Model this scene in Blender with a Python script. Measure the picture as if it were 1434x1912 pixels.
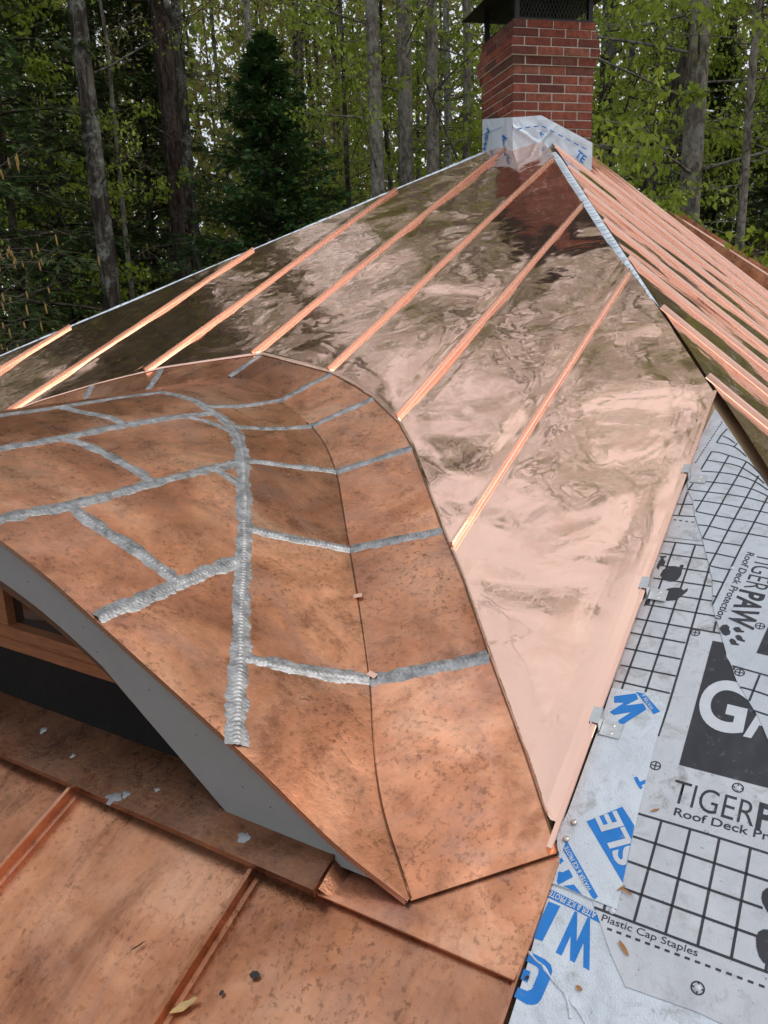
import bpy, bmesh, math, random
import numpy as np
from mathutils import Vector, Matrix

for o in list(bpy.data.objects):
    bpy.data.objects.remove(o)
scene = bpy.context.scene
COL = scene.collection
R_ = math.radians
random.seed(7)

# ------------------------------------------------------------------ camera
# World: X runs along the eave of the main slope, Y goes up the slope in plan, Z is up.
TH = R_(22.811)                      # pitch of the main slope
ST, CT, TT = math.sin(TH), math.cos(TH), math.tan(TH)
cam_data = bpy.data.cameras.new('camera')
cam_data.sensor_fit = 'VERTICAL'
cam_data.sensor_height = 36.0
cam_data.lens = 36.0 * 1459.6 / 1912.0
cam_data.clip_start = 0.05
cam_data.clip_end = 2000.0
cam = bpy.data.objects.new('camera', cam_data)
COL.objects.link(cam)
right = Vector((0.856751, 0.514752, -0.031753))
down = Vector((0.110171, -0.242822, -0.963795))
fwd = Vector((-0.503826, 0.822233, -0.264748))
M = Matrix((right, -down, -fwd)).transposed().to_4x4()
M.translation = Vector((0.0, -1.3 * ST, 1.3 * CT))
cam.matrix_world = M
scene.camera = cam

# ------------------------------------------------------------------ sky, sun, exposure
SUN_DIR = Vector((0.72, 0.36, 0.92)).normalized()     # towards the sun
world = bpy.data.worlds.new('World')
scene.world = world
world.use_nodes = True
wn = world.node_tree
wn.nodes.clear()
sky = wn.nodes.new('ShaderNodeTexSky')
sky.sky_type = 'NISHITA'
sky.sun_disc = False
sky.sun_elevation = math.asin(SUN_DIR.z)
sky.sun_rotation = math.atan2(SUN_DIR.x, SUN_DIR.y)
sky.air_density = 1.0
sky.dust_density = 4.0
sky.ozone_density = 1.0
# bright broken overcast over the blue: even cloud with soft thin places, the same all round
tc = wn.nodes.new('ShaderNodeTexCoord')
cn_ = wn.nodes.new('ShaderNodeTexNoise')
cn_.inputs['Scale'].default_value = 2.3
cn_.inputs['Detail'].default_value = 4.0
cn_.inputs['Roughness'].default_value = 0.55
wn.links.new(tc.outputs['Generated'], cn_.inputs['Vector'])
cr_ = wn.nodes.new('ShaderNodeMapRange')
cr_.inputs['From Min'].default_value = 0.30
cr_.inputs['From Max'].default_value = 0.62
cr_.inputs['To Min'].default_value = 0.55
cr_.inputs['To Max'].default_value = 0.97
wn.links.new(cn_.outputs[0], cr_.inputs['Value'])
cm_ = wn.nodes.new('ShaderNodeMix')
cm_.data_type = 'RGBA'
cm_.inputs[7].default_value = (8.6, 8.9, 9.4, 1)
wn.links.new(cr_.outputs[0], cm_.inputs[0])
wn.links.new(sky.outputs[0], cm_.inputs[6])
bg = wn.nodes.new('ShaderNodeBackground')
bg.inputs['Strength'].default_value = 0.12
wo = wn.nodes.new('ShaderNodeOutputWorld')
wn.links.new(cm_.outputs[2], bg.inputs['Color'])
wn.links.new(bg.outputs[0], wo.inputs['Surface'])

sun_data = bpy.data.lights.new('sun', 'SUN')
sun_data.energy = 1.3
sun_data.angle = R_(11)
sun_data.color = (1.0, 0.96, 0.90)
sun = bpy.data.objects.new('sun', sun_data)
sun.rotation_euler = SUN_DIR.to_track_quat('Z', 'Y').to_euler()
sun.location = SUN_DIR * 30
COL.objects.link(sun)

scene.view_settings.view_transform = 'Standard'
scene.view_settings.look = 'None'
scene.view_settings.exposure = 0.0
scene.view_settings.gamma = 1.0
scene.view_settings.use_curve_mapping = False
scene.cycles.use_adaptive_sampling = True
scene.cycles.adaptive_threshold = 0.025
scene.cycles.max_bounces = 4
scene.cycles.diffuse_bounces = 3
scene.cycles.glossy_bounces = 3
scene.cycles.transmission_bounces = 2
scene.cycles.transparent_max_bounces = 4
scene.cycles.use_denoising = True


# ------------------------------------------------------------------ helpers
def PS(x, s, h=0.0):
    """point on the main slope: x along the eave, s up the slope, h off the surface"""
    return (x, s * CT - h * ST, s * ST + h * CT)


def tag(o, label=None, cat=None, group=None, kind=None):
    if label: o['label'] = label
    if cat: o['category'] = cat
    if group: o['group'] = group
    if kind: o['kind'] = kind
    return o


def empty(name, loc=(0, 0, 0), parent=None):
    o = bpy.data.objects.new(name, None)
    o.empty_display_size = 0.05
    COL.objects.link(o)
    if parent: o.parent = parent
    o.location = loc
    return o


def link(name, me, parent=None):
    o = bpy.data.objects.new(name, me)
    COL.objects.link(o)
    if parent:
        o.parent = parent
    return o


def mesh(name, V, F, mat, parent=None, smooth=False):
    me = bpy.data.meshes.new(name)
    me.from_pydata([tuple(v) for v in V], [], [tuple(f) for f in F])
    if mat: me.materials.append(mat)
    if smooth:
        me.polygons.foreach_set('use_smooth', [True] * len(me.polygons))
    me.update()
    return link(name, me, parent)


def fast_mesh(name, V, F, mats, midx=None, smooth=False):
    """V (n,3), F (m,k) with one k"""
    V = np.asarray(V, np.float32); F = np.asarray(F, np.int32)
    m, k = F.shape
    me = bpy.data.meshes.new(name)
    me.vertices.add(len(V)); me.vertices.foreach_set('co', V.ravel())
    me.loops.add(m * k); me.loops.foreach_set('vertex_index', F.ravel())
    me.polygons.add(m)
    me.polygons.foreach_set('loop_start', np.arange(0, m * k, k, dtype=np.int32))
    for mt in mats: me.materials.append(mt)
    if midx is not None: me.polygons.foreach_set('material_index', np.asarray(midx, np.int32))
    if smooth: me.polygons.foreach_set('use_smooth', np.ones(m, bool))
    me.update(calc_edges=True)
    me.validate()
    return me


def grid_faces(nu, nv):
    """faces of a (nu+1) x (nv+1) vertex grid, v fastest"""
    F = []
    for i in range(nu):
        for j in range(nv):
            a = i * (nv + 1) + j
            F.append((a, a + nv + 1, a + nv + 2, a + 1))
    return F


def box(V, F, lo, hi, fn=lambda p: p):
    b = len(V)
    for x in (lo[0], hi[0]):
        for y in (lo[1], hi[1]):
            for z in (lo[2], hi[2]):
                V.append(fn((x, y, z)))
    for f in ((0, 1, 3, 2), (4, 6, 7, 5), (0, 4, 5, 1), (2, 3, 7, 6), (0, 2, 6, 4), (1, 5, 7, 3)):
        F.append(tuple(b + i for i in f))


def sweep(profile, path_fn, stations, closed=True):
    """profile: list of (a,b); path_fn(t,a,b)->point"""
    V, F = [], []
    n = len(profile)
    for t in stations:
        for a, b in profile:
            V.append(path_fn(t, a, b))
    m = len(stations)
    for i in range(m - 1):
        for j in range(n if closed else n - 1):
            k = (j + 1) % n
            F.append((i * n + j, i * n + k, (i + 1) * n + k, (i + 1) * n + j))
    if closed:
        F.append(tuple(range(n - 1, -1, -1)))
        F.append(tuple((m - 1) * n + j for j in range(n)))
    return V, F


def hash2(ix, iy, seed):
    n = (ix * 374761393 + iy * 668265263 + seed * 974634777) & 0xffffffff
    n = ((n ^ (n >> 13)) * 1274126177) & 0xffffffff
    return ((n ^ (n >> 16)) & 0xffff) / 65535.0


def vnoise(x, y, seed=0):
    ix, iy = math.floor(x), math.floor(y)
    fx, fy = x - ix, y - iy
    fx = fx * fx * (3 - 2 * fx); fy = fy * fy * (3 - 2 * fy)
    a, b = hash2(ix, iy, seed), hash2(ix + 1, iy, seed)
    c, d = hash2(ix, iy + 1, seed), hash2(ix + 1, iy + 1, seed)
    return (a + (b - a) * fx) * (1 - fy) + (c + (d - c) * fx) * fy - 0.5


# ------------------------------------------------------------------ materials
class NT:
    def __init__(self, name):
        self.m = bpy.data.materials.new(name)
        self.m.use_nodes = True
        self.t = self.m.node_tree
        self.t.nodes.clear()
        self.out = self.t.nodes.new('ShaderNodeOutputMaterial')
        self.b = self.t.nodes.new('ShaderNodeBsdfPrincipled')
        self.t.links.new(self.b.outputs[0], self.out.inputs[0])

    def n(self, typ, ins=None, **kw):
        nd = self.t.nodes.new(typ)
        for k, v in kw.items(): setattr(nd, k, v)
        for k, v in (ins or {}).items():
            if hasattr(v, 'is_output') or isinstance(v, bpy.types.NodeSocket):
                self.t.links.new(v, nd.inputs[k])
            else:
                nd.inputs[k].default_value = v
        return nd

    def set(self, **kw):
        for k, v in kw.items():
            k = k.replace('_', ' ')
            k = {'Specular': 'Specular IOR Level'}.get(k, k)
            if isinstance(v, bpy.types.NodeSocket): self.t.links.new(v, self.b.inputs[k])
            else: self.b.inputs[k].default_value = v
        return self

    def coord(self, kind='Object', scale=(1, 1, 1), rot=(0, 0, 0)):
        tc = self.n('ShaderNodeTexCoord')
        mp = self.n('ShaderNodeMapping', {'Vector': tc.outputs[kind], 'Scale': scale, 'Rotation': rot})
        return mp.outputs[0]

    def noise(self, vec, scale, detail=2.0, rough=0.5, dist=0.0):
        return self.n('ShaderNodeTexNoise', {'Vector': vec, 'Scale': scale, 'Detail': detail, 'Roughness': rough, 'Distortion': dist}).outputs[0]

    def ramp(self, fac, stops):
        nd = self.n('ShaderNodeValToRGB', {'Fac': fac})
        el = nd.color_ramp.elements
        while len(el) < len(stops): el.new(0.5)
        for e, (p, c) in zip(el, stops):
            e.position = p
            e.color = (c[0], c[1], c[2], 1) if not isinstance(c, (int, float)) else (c, c, c, 1)
        return nd.outputs[0]

    def mix(self, fac, a, b, mode='MIX'):
        nd = self.n('ShaderNodeMix', data_type='RGBA', blend_type=mode)
        for k, v in ((0, fac), (6, a), (7, b)):
            if isinstance(v, bpy.types.NodeSocket): self.t.links.new(v, nd.inputs[k])
            else: nd.inputs[k].default_value = v if k == 0 else (v[0], v[1], v[2], 1)
        return nd.outputs[2]

    def math(self, op, a, b=0.0):
        nd = self.n('ShaderNodeMath', operation=op)
        for k, v in ((0, a), (1, b)):
            if isinstance(v, bpy.types.NodeSocket): self.t.links.new(v, nd.inputs[k])
            else: nd.inputs[k].default_value = v
        return nd.outputs[0]

    def bump(self, height, dist=0.01, strength=1.0, normal=None):
        ins = {'Height': height, 'Distance': dist, 'Strength': strength}
        if normal is not None: ins['Normal'] = normal
        return self.n('ShaderNodeBump', ins).outputs[0]


def plain(name, col, rough=0.6, metal=0.0, spec=0.5, var=0.0, scale=20.0, bump=0.0):
    k = NT(name)
    k.set(Base_Color=(*col, 1), Roughness=rough, Metallic=metal, Specular=spec)
    if var or bump:
        v = k.coord()
        n1 = k.noise(v, scale, 4.0, 0.6)
        if var:
            k.set(Base_Color=k.mix(n1, tuple(c * (1 - var) for c in col), tuple(min(1, c * (1 + var)) for c in col)))
        if bump:
            k.set(Normal=k.bump(n1, bump))
    return k.m


def copper_new():
    k = NT('new_copper')
    v = k.coord()
    big = k.noise(v, 1.7, 1.0, 0.4, 0.6)
    mid = k.noise(v, 5.0, 1.0, 0.4, 1.6)
    fine = k.noise(v, 16.0, 2.0, 0.5, 0.8)
    vs = k.coord(scale=(1.0, 0.9, 1.0))
    smudge = k.noise(vs, 9.0, 5.0, 0.65, 0.6)
    tarn = k.ramp(smudge, [(0.50, 0.0), (0.66, 1.0)])
    col = k.mix(k.math('MULTIPLY', tarn, 0.45), (0.93, 0.605, 0.475), (0.83, 0.47, 0.345))
    blot = k.ramp(k.noise(v, 3.1, 3.0, 0.6), [(0.62, 0.0), (0.75, 1.0)])
    col = k.mix(k.math('MULTIPLY', blot, 0.5), col, (0.80, 0.48, 0.37))
    rg = k.math('ADD', k.math('MULTIPLY', tarn, 0.09), 0.06)
    slack = k.n('ShaderNodeAttribute', attribute_name='slack').outputs['Fac']      # sheets lie stiff along their folds
    n1 = k.bump(k.math('MULTIPLY', k.math('SUBTRACT', big, 0.5), slack), 0.034)
    n2 = k.bump(k.math('MULTIPLY', k.math('SUBTRACT', mid, 0.5), slack), 0.0024, 1.0, n1)
    n3 = k.bump(k.math('MULTIPLY', k.math('SUBTRACT', fine, 0.5), slack), 0.0006, 1.0, n2)
    k.set(Base_Color=col, Metallic=1.0, Roughness=rg, Normal=n3)
    # mill-rolled sheet: a sharp mirror with a broad haze round every highlight
    hz = k.n('ShaderNodeBsdfPrincipled', {'Base Color': col, 'Metallic': 1.0, 'Roughness': 0.38, 'Normal': n3})
    ms = k.n('ShaderNodeMixShader', {0: 0.09, 1: k.b.outputs[0], 2: hz.outputs[0]})
    k.t.links.new(ms.outputs[0], k.out.inputs[0])
    return k.m


def copper_seam():
    k = NT('seam_copper')
    v = k.coord()
    a = k.noise(v, 12.0, 4.0, 0.6)
    col = k.mix(a, (0.93, 0.61, 0.49), (0.84, 0.50, 0.38))
    k.set(Base_Color=col, Metallic=1.0, Roughness=k.math('ADD', k.math('MULTIPLY', a, 0.14), 0.20))
    return k.m


def copper_old(name, warm=1.0, streak=(1, 1, 1), dark=0.5, tone=1.0):
    k = NT(name)
    v = k.coord()
    vs = k.coord(scale=streak)
    a = k.noise(v, 3.2, 5.0, 0.62, 0.8)
    b = k.noise(vs, 11.0, 6.0, 0.70, 0.4)
    c = k.noise(v, 75.0, 4.0, 0.7)
    d = k.noise(vs, 1.7, 4.0, 0.6, 2.2)
    base = k.ramp(a, [(0.25, (0.36 * warm, 0.155, 0.090)), (0.43, (0.58 * warm, 0.270, 0.160)), (0.57, (0.76 * warm, 0.40, 0.26)), (0.74, (0.86, 0.53, 0.39))])
    patch = k.ramp(b, [(0.33, (0.55, 0.48, 0.46)), (0.45, (0.92, 0.90, 0.89)), (0.62, (1.16, 1.10, 1.06))])
    base = k.mix(0.8, base, patch, 'MULTIPLY')
    speck = k.ramp(c, [(0.38, 0.18), (0.47, 1.0)])
    sp = k.ramp(k.noise(v, 5.2, 5.0, 0.7), [(0.38, 0.1), (0.62, 1.0)])
    base = k.mix(k.math('MULTIPLY', sp, 0.6), base, k.mix(1.0, base, speck, 'MULTIPLY'))
    st = k.ramp(d, [(0.50, 0.0), (0.70, 1.0)])
    stf = k.math('MULTIPLY', st, k.ramp(k.noise(v, 24.0, 6.0, 0.75), [(0.36, 0.15), (0.60, 1.0)]))
    base = k.mix(k.math('MULTIPLY', stf, dark), base, (0.10, 0.055, 0.045))
    vio = k.ramp(k.noise(vs, 4.4, 5.0, 0.68, 1.0), [(0.50, 0.0), (0.70, 1.0)])
    base = k.mix(k.math('MULTIPLY', vio, 0.5), base, (0.44, 0.27, 0.25))
    oi = k.n('ShaderNodeObjectInfo')
    base = k.mix(1.0, base, k.ramp(oi.outputs['Random'], [(0.0, (0.74, 0.70, 0.66)), (0.35, (0.94, 0.94, 0.92)), (0.65, (1.0, 0.95, 0.88)), (1.0, (1.16, 1.16, 1.14))]), 'MULTIPLY')
    base = k.mix(1.0, base, (1.0, 1.01, 0.96), 'MULTIPLY')
    heat_fold = k.n('ShaderNodeAttribute', attribute_name='heat_fold').outputs['Fac']      # flux and torch stain beside the solder, darker band along the valley fold
    hs_ = k.math('MULTIPLY', heat_fold, k.ramp(k.noise(v, 17.0, 4.0, 0.7), [(0.34, 0.1), (0.62, 1.0)]))
    base = k.mix(k.math('MULTIPLY', hs_, 0.75), base, (0.16, 0.075, 0.055))
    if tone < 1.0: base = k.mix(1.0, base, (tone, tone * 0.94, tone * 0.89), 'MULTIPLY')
    rg = k.math('ADD', k.math('MULTIPLY', b, 0.20), 0.19)
    n1 = k.bump(k.noise(v, 2.6, 1.0, 0.5), 0.016)
    n2 = k.bump(c, 0.0007, 1.0, n1)
    k.set(Base_Color=base, Metallic=0.88, Roughness=rg, Normal=n2, Specular=0.4)
    return k.m


def solder():
    k = NT('solder')
    v = k.coord()
    a = k.noise(v, 30.0, 5.0, 0.7)
    col = k.ramp(a, [(0.30, (0.15, 0.15, 0.15)), (0.5, (0.32, 0.32, 0.325)), (0.72, (0.52, 0.52, 0.525))])
    k.set(Base_Color=col, Metallic=0.75, Roughness=k.math('ADD', k.math('MULTIPLY', a, 0.3), 0.34), Normal=k.bump(k.noise(v, 160, 3), 0.0015))
    return k.m


def membrane(name, col, dirt=0.5, weave=0.0, dirtcol=(0.16, 0.14, 0.11)):
    k = NT(name)
    v = k.coord()
    a = k.noise(v, 6.0, 5.0, 0.65)
    c = k.mix(a, tuple(x * 0.86 for x in col), tuple(min(1, x * 1.12) for x in col))
    d1 = k.ramp(k.noise(v, 26.0, 6.0, 0.75, 0.6), [(0.50, 0.0), (0.68, 1.0)])
    d2 = k.ramp(k.noise(v, 4.5, 4.0, 0.6), [(0.36, 0.0), (0.62, 1.0)])
    c = k.mix(k.math('MULTIPLY', k.math('MULTIPLY', d1, d2), dirt), c, dirtcol)
    d3 = k.ramp(k.noise(v, 140.0, 2.0, 0.5), [(0.70, 0.0), (0.74, 1.0)])
    c = k.mix(k.math('MULTIPLY', d3, 0.6 * dirt), c, (0.05, 0.05, 0.05))
    n1 = k.bump(k.noise(v, 5.0, 3.0, 0.5, 0.5), 0.030)
    wv = k.n('ShaderNodeTexVoronoi', {'Vector': v, 'Scale': 330.0}).outputs[0]
    n2 = k.bump(wv, 0.0003 + weave * 0.4, 1.0, n1)
    k.set(Base_Color=c, Roughness=0.42, Specular=0.45, Normal=n2)
    return k.m


def print_ink(name, col):
    k = NT(name)
    v = k.coord()
    wear = k.ramp(k.noise(v, 60.0, 6.0, 0.75), [(0.60, 0.0), (0.78, 1.0)])
    c = k.mix(k.math('MULTIPLY', wear, 0.45), col, (0.35, 0.36, 0.38))
    k.set(Base_Color=c, Roughness=0.45, Specular=0.4, Normal=k.bump(k.noise(v, 5.0, 3.0, 0.5, 0.5), 0.030))
    return k.m


def brick_mat():
    k = NT('red_brick')
    oi = k.n('ShaderNodeObjectInfo')
    v = k.coord('Object')
    base = k.ramp(oi.outputs['Random'], [(0.0, (0.125, 0.040, 0.028)), (0.2, (0.235, 0.064, 0.040)), (0.5, (0.315, 0.090, 0.052)), (0.75, (0.30, 0.118, 0.072)), (0.9, (0.170, 0.070, 0.048)), (1.0, (0.090, 0.045, 0.036))])
    va = k.n('ShaderNodeVectorMath', {0: v, 1: oi.outputs['Location']}, operation='ADD').outputs[0]
    a = k.noise(va, 30.0, 6.0, 0.7)
    c = k.mix(k.ramp(a, [(0.35, 0.0), (0.7, 0.8)]), base, (0.06, 0.022, 0.018))
    c = k.mix(k.ramp(k.noise(va, 55.0, 4.0, 0.7), [(0.62, 0.0), (0.75, 0.5)]), c, (0.36, 0.20, 0.15))
    k.set(Base_Color=c, Roughness=0.85, Specular=0.25, Normal=k.bump(a, 0.006))
    return k.m


def bark(name, c1, c2, c3, vs=1.0):
    k = NT(name)
    v = k.coord('Object', (1, 1, 0.16 * vs))
    v2 = k.coord('Object')
    a = k.noise(v, 14.0, 6.0, 0.75, 0.5)
    b = k.noise(v2, 2.6, 5.0, 0.7)
    c = k.ramp(a, [(0.40, tuple(q * 0.55 for q in c1)), (0.50, c1), (0.60, c2)])
    c = k.mix(k.math('MULTIPLY', k.ramp(b, [(0.48, 0.0), (0.58, 0.9)]), k.ramp(k.noise(v2, 22.0, 4.0, 0.7), [(0.40, 0.1), (0.58, 1.0)])), c, tuple(q * 1.25 for q in c3))
    k.set(Base_Color=c, Roughness=0.95, Specular=0.15, Normal=k.bump(a, 0.06))
    return k.m


def leaf_mat(name, ca, cb, cc, trans=0.35):
    k = NT(name)
    g = k.n('ShaderNodeNewGeometry')
    ri = g.outputs['Random Per Island']
    v = k.coord('Object')
    a = k.noise(v, 0.9, 3.0, 0.6)
    c = k.ramp(ri, [(0.0, ca), (0.5, cb), (1.0, cc)])
    c = k.mix(k.ramp(a, [(0.35, 0.0), (0.65, 0.6)]), c, ca)
    k.set(Base_Color=c, Roughness=0.55, Specular=0.25)
    tr = k.n('ShaderNodeBsdfTranslucent', {'Color': c})
    ms = k.n('ShaderNodeMixShader', {0: trans, 1: k.b.outputs[0], 2: tr.outputs[0]})
    k.t.links.new(ms.outputs[0], k.out.inputs[0])
    return k.m


def wood_mat(name, c1, c2, rough=0.55):
    k = NT(name)
    v = k.coord('Object', (1.5, 12, 12))
    a = k.noise(v, 9.0, 5.0, 0.6, 0.6)
    k.set(Base_Color=k.ramp(a, [(0.3, c1), (0.7, c2)]), Roughness=rough, Normal=k.bump(a, 0.002))
    return k.m


MAT = dict(
    new=copper_new(), seam=copper_seam(),
    old=copper_old('weathered_copper', 1.06, (1, 1, 1), 0.40),
    old_low=copper_old('streaked_copper', 1.0, (1.0, 0.28, 0.28), 0.75, 0.86),
    old_brown=copper_old('browned_copper', 1.0, (1, 1, 1), 0.5, 0.30),  # oxidised brown, darkened further for the dark fascia mirrored in the apron
    solder=solder(),
    grey_sheet=membrane('grey_underlayment', (0.44, 0.455, 0.49), 0.85),
    grey_sheet_clean=membrane('pale_underlayment', (0.43, 0.46, 0.505), 0.45),
    white_sheet=membrane('white_ice_barrier', (0.50, 0.545, 0.60), 0.55, 0.0010),
    flash_sheet=membrane('flashing_film', (0.62, 0.69, 0.77), 0.12),
    ink=print_ink('black_print', (0.022, 0.023, 0.030)),
    blue=print_ink('blue_print', (0.008, 0.155, 0.48)),
    pale_print=plain('unprinted_letters', (0.47, 0.49, 0.53), 0.45, var=0.15, scale=40),
    galv=plain('galvanised_steel', (0.52, 0.53, 0.54), 0.36, 0.9, var=0.25, scale=60),
    screw=plain('screw_steel', (0.55, 0.52, 0.47), 0.35, 0.9),
    fascia=plain('grey_paint', (0.225, 0.23, 0.23), 0.5, var=0.15, scale=9, bump=0.002),
    trim=wood_mat('dark_stained_wood', (0.055, 0.024, 0.012), (0.105, 0.048, 0.024)),
    sash=wood_mat('orange_stained_wood', (0.15, 0.052, 0.018), (0.26, 0.095, 0.036)),
    black_wall=plain('black_membrane', (0.007, 0.0065, 0.006), 0.85, spec=0.2, var=0.5, scale=9, bump=0.01),
    glass=plain('window_glass', (0.012, 0.011, 0.010), 0.04, 0.0, 0.8),
    brick=brick_mat(),
    mortar=plain('mortar', (0.54, 0.48, 0.40), 0.95, spec=0.1, var=0.3, scale=45, bump=0.004),
    black_metal=plain('black_painted_steel', (0.010, 0.010, 0.011), 0.42, 0.3, 0.5, var=0.3, scale=14),
    ply=plain('plywood_deck', (0.42, 0.30, 0.18), 0.8, var=0.2, scale=8),
    wall=plain('shingle_wall', (0.22, 0.16, 0.11), 0.8, var=0.2, scale=6),
    bark_grey=bark('lichen_bark', (0.058, 0.048, 0.040), (0.145, 0.125, 0.105), (0.22, 0.23, 0.205)),
    bark_brown=bark('brown_bark', (0.055, 0.041, 0.032), (0.140, 0.106, 0.084), (0.106, 0.098, 0.084)),
    bark_pine=bark('reddish_pine_bark', (0.069, 0.048, 0.039), (0.173, 0.126, 0.106), (0.121, 0.098, 0.088)),
    bark_pale=bark('pale_beech_bark', (0.199, 0.176, 0.146), (0.351, 0.315, 0.270), (0.270, 0.258, 0.223), 3.0),
    bark_white=bark('white_birch_bark', (0.30, 0.28, 0.25), (0.62, 0.60, 0.57), (0.50, 0.48, 0.45), 5.0),
    twig=plain('grey_twig', (0.12, 0.10, 0.08), 0.9, spec=0.1),
    leaf_spring=leaf_mat('spring_leaf', (0.23, 0.31, 0.040), (0.36, 0.46, 0.060), (0.48, 0.55, 0.10), 0.5),
    leaf_olive=leaf_mat('budding_leaf', (0.22, 0.185, 0.075), (0.30, 0.26, 0.095), (0.36, 0.33, 0.12), 0.5),
    leaf_fir=leaf_mat('fir_needles', (0.036, 0.082, 0.026), (0.056, 0.125, 0.034), (0.10, 0.185, 0.046), 0.25),
    leaf_hemlock=leaf_mat('hemlock_needles', (0.046, 0.080, 0.030), (0.076, 0.125, 0.038), (0.13, 0.18, 0.054), 0.25),
    catkin=plain('yellow_catkin', (0.27, 0.18, 0.05), 0.8, var=0.3, scale=60),
    ground=plain('leaf_litter', (0.060, 0.050, 0.028), 0.95, spec=0.1, var=0.5, scale=1.3, bump=0.05),
    dry_leaf=plain('dry_leaf_skin', (0.42, 0.28, 0.12), 0.7, var=0.3, scale=60),
    dead_bit=plain('blackened_leaf', (0.02, 0.018, 0.016), 0.8),
    needle=plain('rusty_bud_scale', (0.30, 0.13, 0.04), 0.7, var=0.3, scale=60),
    dabs=plain('solder_dab', (0.26, 0.265, 0.275), 0.45, 0.6, var=0.3, scale=50),
)

# ================================================================== LARGE STRUCTURE
HIPR = lambda s: -0.375 - 0.490 * (s - 2.236)         # right hip of the main slope, x at s
HIPL = lambda s: -3.332 + 0.510 * (s - 4.054)         # left hip
APEX_S = 6.12
APEX_X = HIPR(APEX_S)
EAVE_S = -1.35
TQ = 0.7952                                            # rise of the side slope
QA = math.atan(TQ)
QC, QS_ = math.cos(QA), math.sin(QA)
ROOF_END = 6.42

# ground
gv = [(0, 0, -4.2)]
for i in range(48):
    a = i / 48 * 2 * math.pi
    gv.append((600 * math.cos(a), 600 * math.sin(a), -4.2))
ground = mesh('ground', gv, [(0, i + 1, (i + 1) % 48 + 1) for i in range(48)], MAT['ground'])
tag(ground, kind='structure')

house = empty('house', (-2.3, 2.0, -4.2))
tag(house, 'house with new and weathered copper roofing, arched dormer and red brick chimney', 'house')
HOFF = Vector(house.location)


def hpart(name, label=None):
    """an Empty that holds the pieces of one part of the house; pieces keep world coordinates"""
    e = empty(name, -HOFF, house)
    if label: e['label'] = label
    return e


# deck under all coverings (closed hip roof) and the walls
aw = PS(APEX_X, APEX_S, -0.03)
rz = aw[2]
ev = PS(HIPR(EAVE_S), EAVE_S, -0.03)
el_ = PS(HIPL(EAVE_S), EAVE_S, -0.03)
V = [el_, ev, aw, (aw[0], ROOF_END, rz), (ev[0], ROOF_END, ev[2]), (el_[0], ROOF_END, el_[2])]
F = [(0, 1, 2), (1, 4, 3, 2), (0, 2, 3, 5), (3, 4, 5), (0, 5, 4, 1)]
deck = mesh('roof_deck', V, F, MAT['ply'], house)
deck.location = -HOFF
V, F = [], []
box(V, F, (el_[0] + 0.4, ev[1] + 0.4, -4.2), (ev[0] - 0.4, ROOF_END - 0.3, ev[2] - 0.02))
wl = mesh('wall', V, F, MAT['wall'], house)
wl.location = -HOFF

# ------------------------------------------------------------------ dormer shape
XC = -2.32
PX = [-2.32, -2.12, -1.934, -1.60, -1.427, -1.292, -1.159, -0.93, -0.884, -0.70, -0.559]
PZ = [0.872, 0.851, 0.806, 0.716, 0.646, 0.576, 0.506, 0.384, 0.358, 0.250, 0.193]
Y0 = 0.4588


def pchip(X, Y, x):
    n = len(X)
    h = [X[i + 1] - X[i] for i in range(n - 1)]
    d = [(Y[i + 1] - Y[i]) / h[i] for i in range(n - 1)]
    m = [0.0] * n
    m[-1] = d[-1]
    for i in range(1, n - 1):
        if d[i - 1] * d[i] > 0:
            w1 = 2 * h[i] + h[i - 1]; w2 = h[i] + 2 * h[i - 1]
            m[i] = (w1 + w2) / (w1 / d[i - 1] + w2 / d[i])
    i = 0
    while i < n - 2 and x > X[i + 1]: i += 1
    t = (x - X[i]) / h[i]
    return (2 * t ** 3 - 3 * t * t + 1) * Y[i] + (t ** 3 - 2 * t * t + t) * h[i] * m[i] + (-2 * t ** 3 + 3 * t * t) * Y[i + 1] + (t ** 3 - t * t) * h[i] * m[i + 1]


def prof(x):
    return pchip(PX, PZ, min(-0.559, XC + abs(x - XC)))


BND = [(-0.3557, 0.6671), (-0.4814, 0.8442), (-0.6408, 1.0571), (-0.8013, 1.2774), (-0.9388, 1.4513), (-1.0795, 1.6396), (-1.2257, 1.8326),
       (-1.3523, 1.9756), (-1.5404, 2.13), (-1.6652, 2.2104), (-1.8389, 2.3091), (-2.082, 2.3876), (-2.32, 2.4605)]


def bound(x):
    """s of the upper rim of the dormer flange"""
    x = XC + abs(x - XC)
    if x >= BND[0][0]: return BND[0][1]
    for (xa, sa), (xb, sb) in zip(BND, BND[1:]):
        if xb <= x <= xa:
            return sa + (sb - sa) * (xa - x) / (xa - xb)
    return BND[-1][1]


# ------------------------------------------------------------------ main slope, new copper
SEAMX = [-0.371, -0.881, -1.370, -1.862, -2.361, -2.876, -3.395, -3.955, -4.46]
slope_new = hpart('roof_slope', 'bright new copper slope with standing seams below the chimney')


def top_s(x):
    sr = 2.236 - (x + 0.375) / 0.490
    sl = 4.054 + (x + 3.332) / 0.510
    mr = 0.0 if sr < 3.0 else min(0.075, (sr - 3.0) * 0.12)
    return min(sr - mr, sl - 0.06, 6.0)


def low_s(x):
    return max(0.72, bound(x) + 0.003) if x > 2 * XC + 0.36 else 0.9


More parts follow.
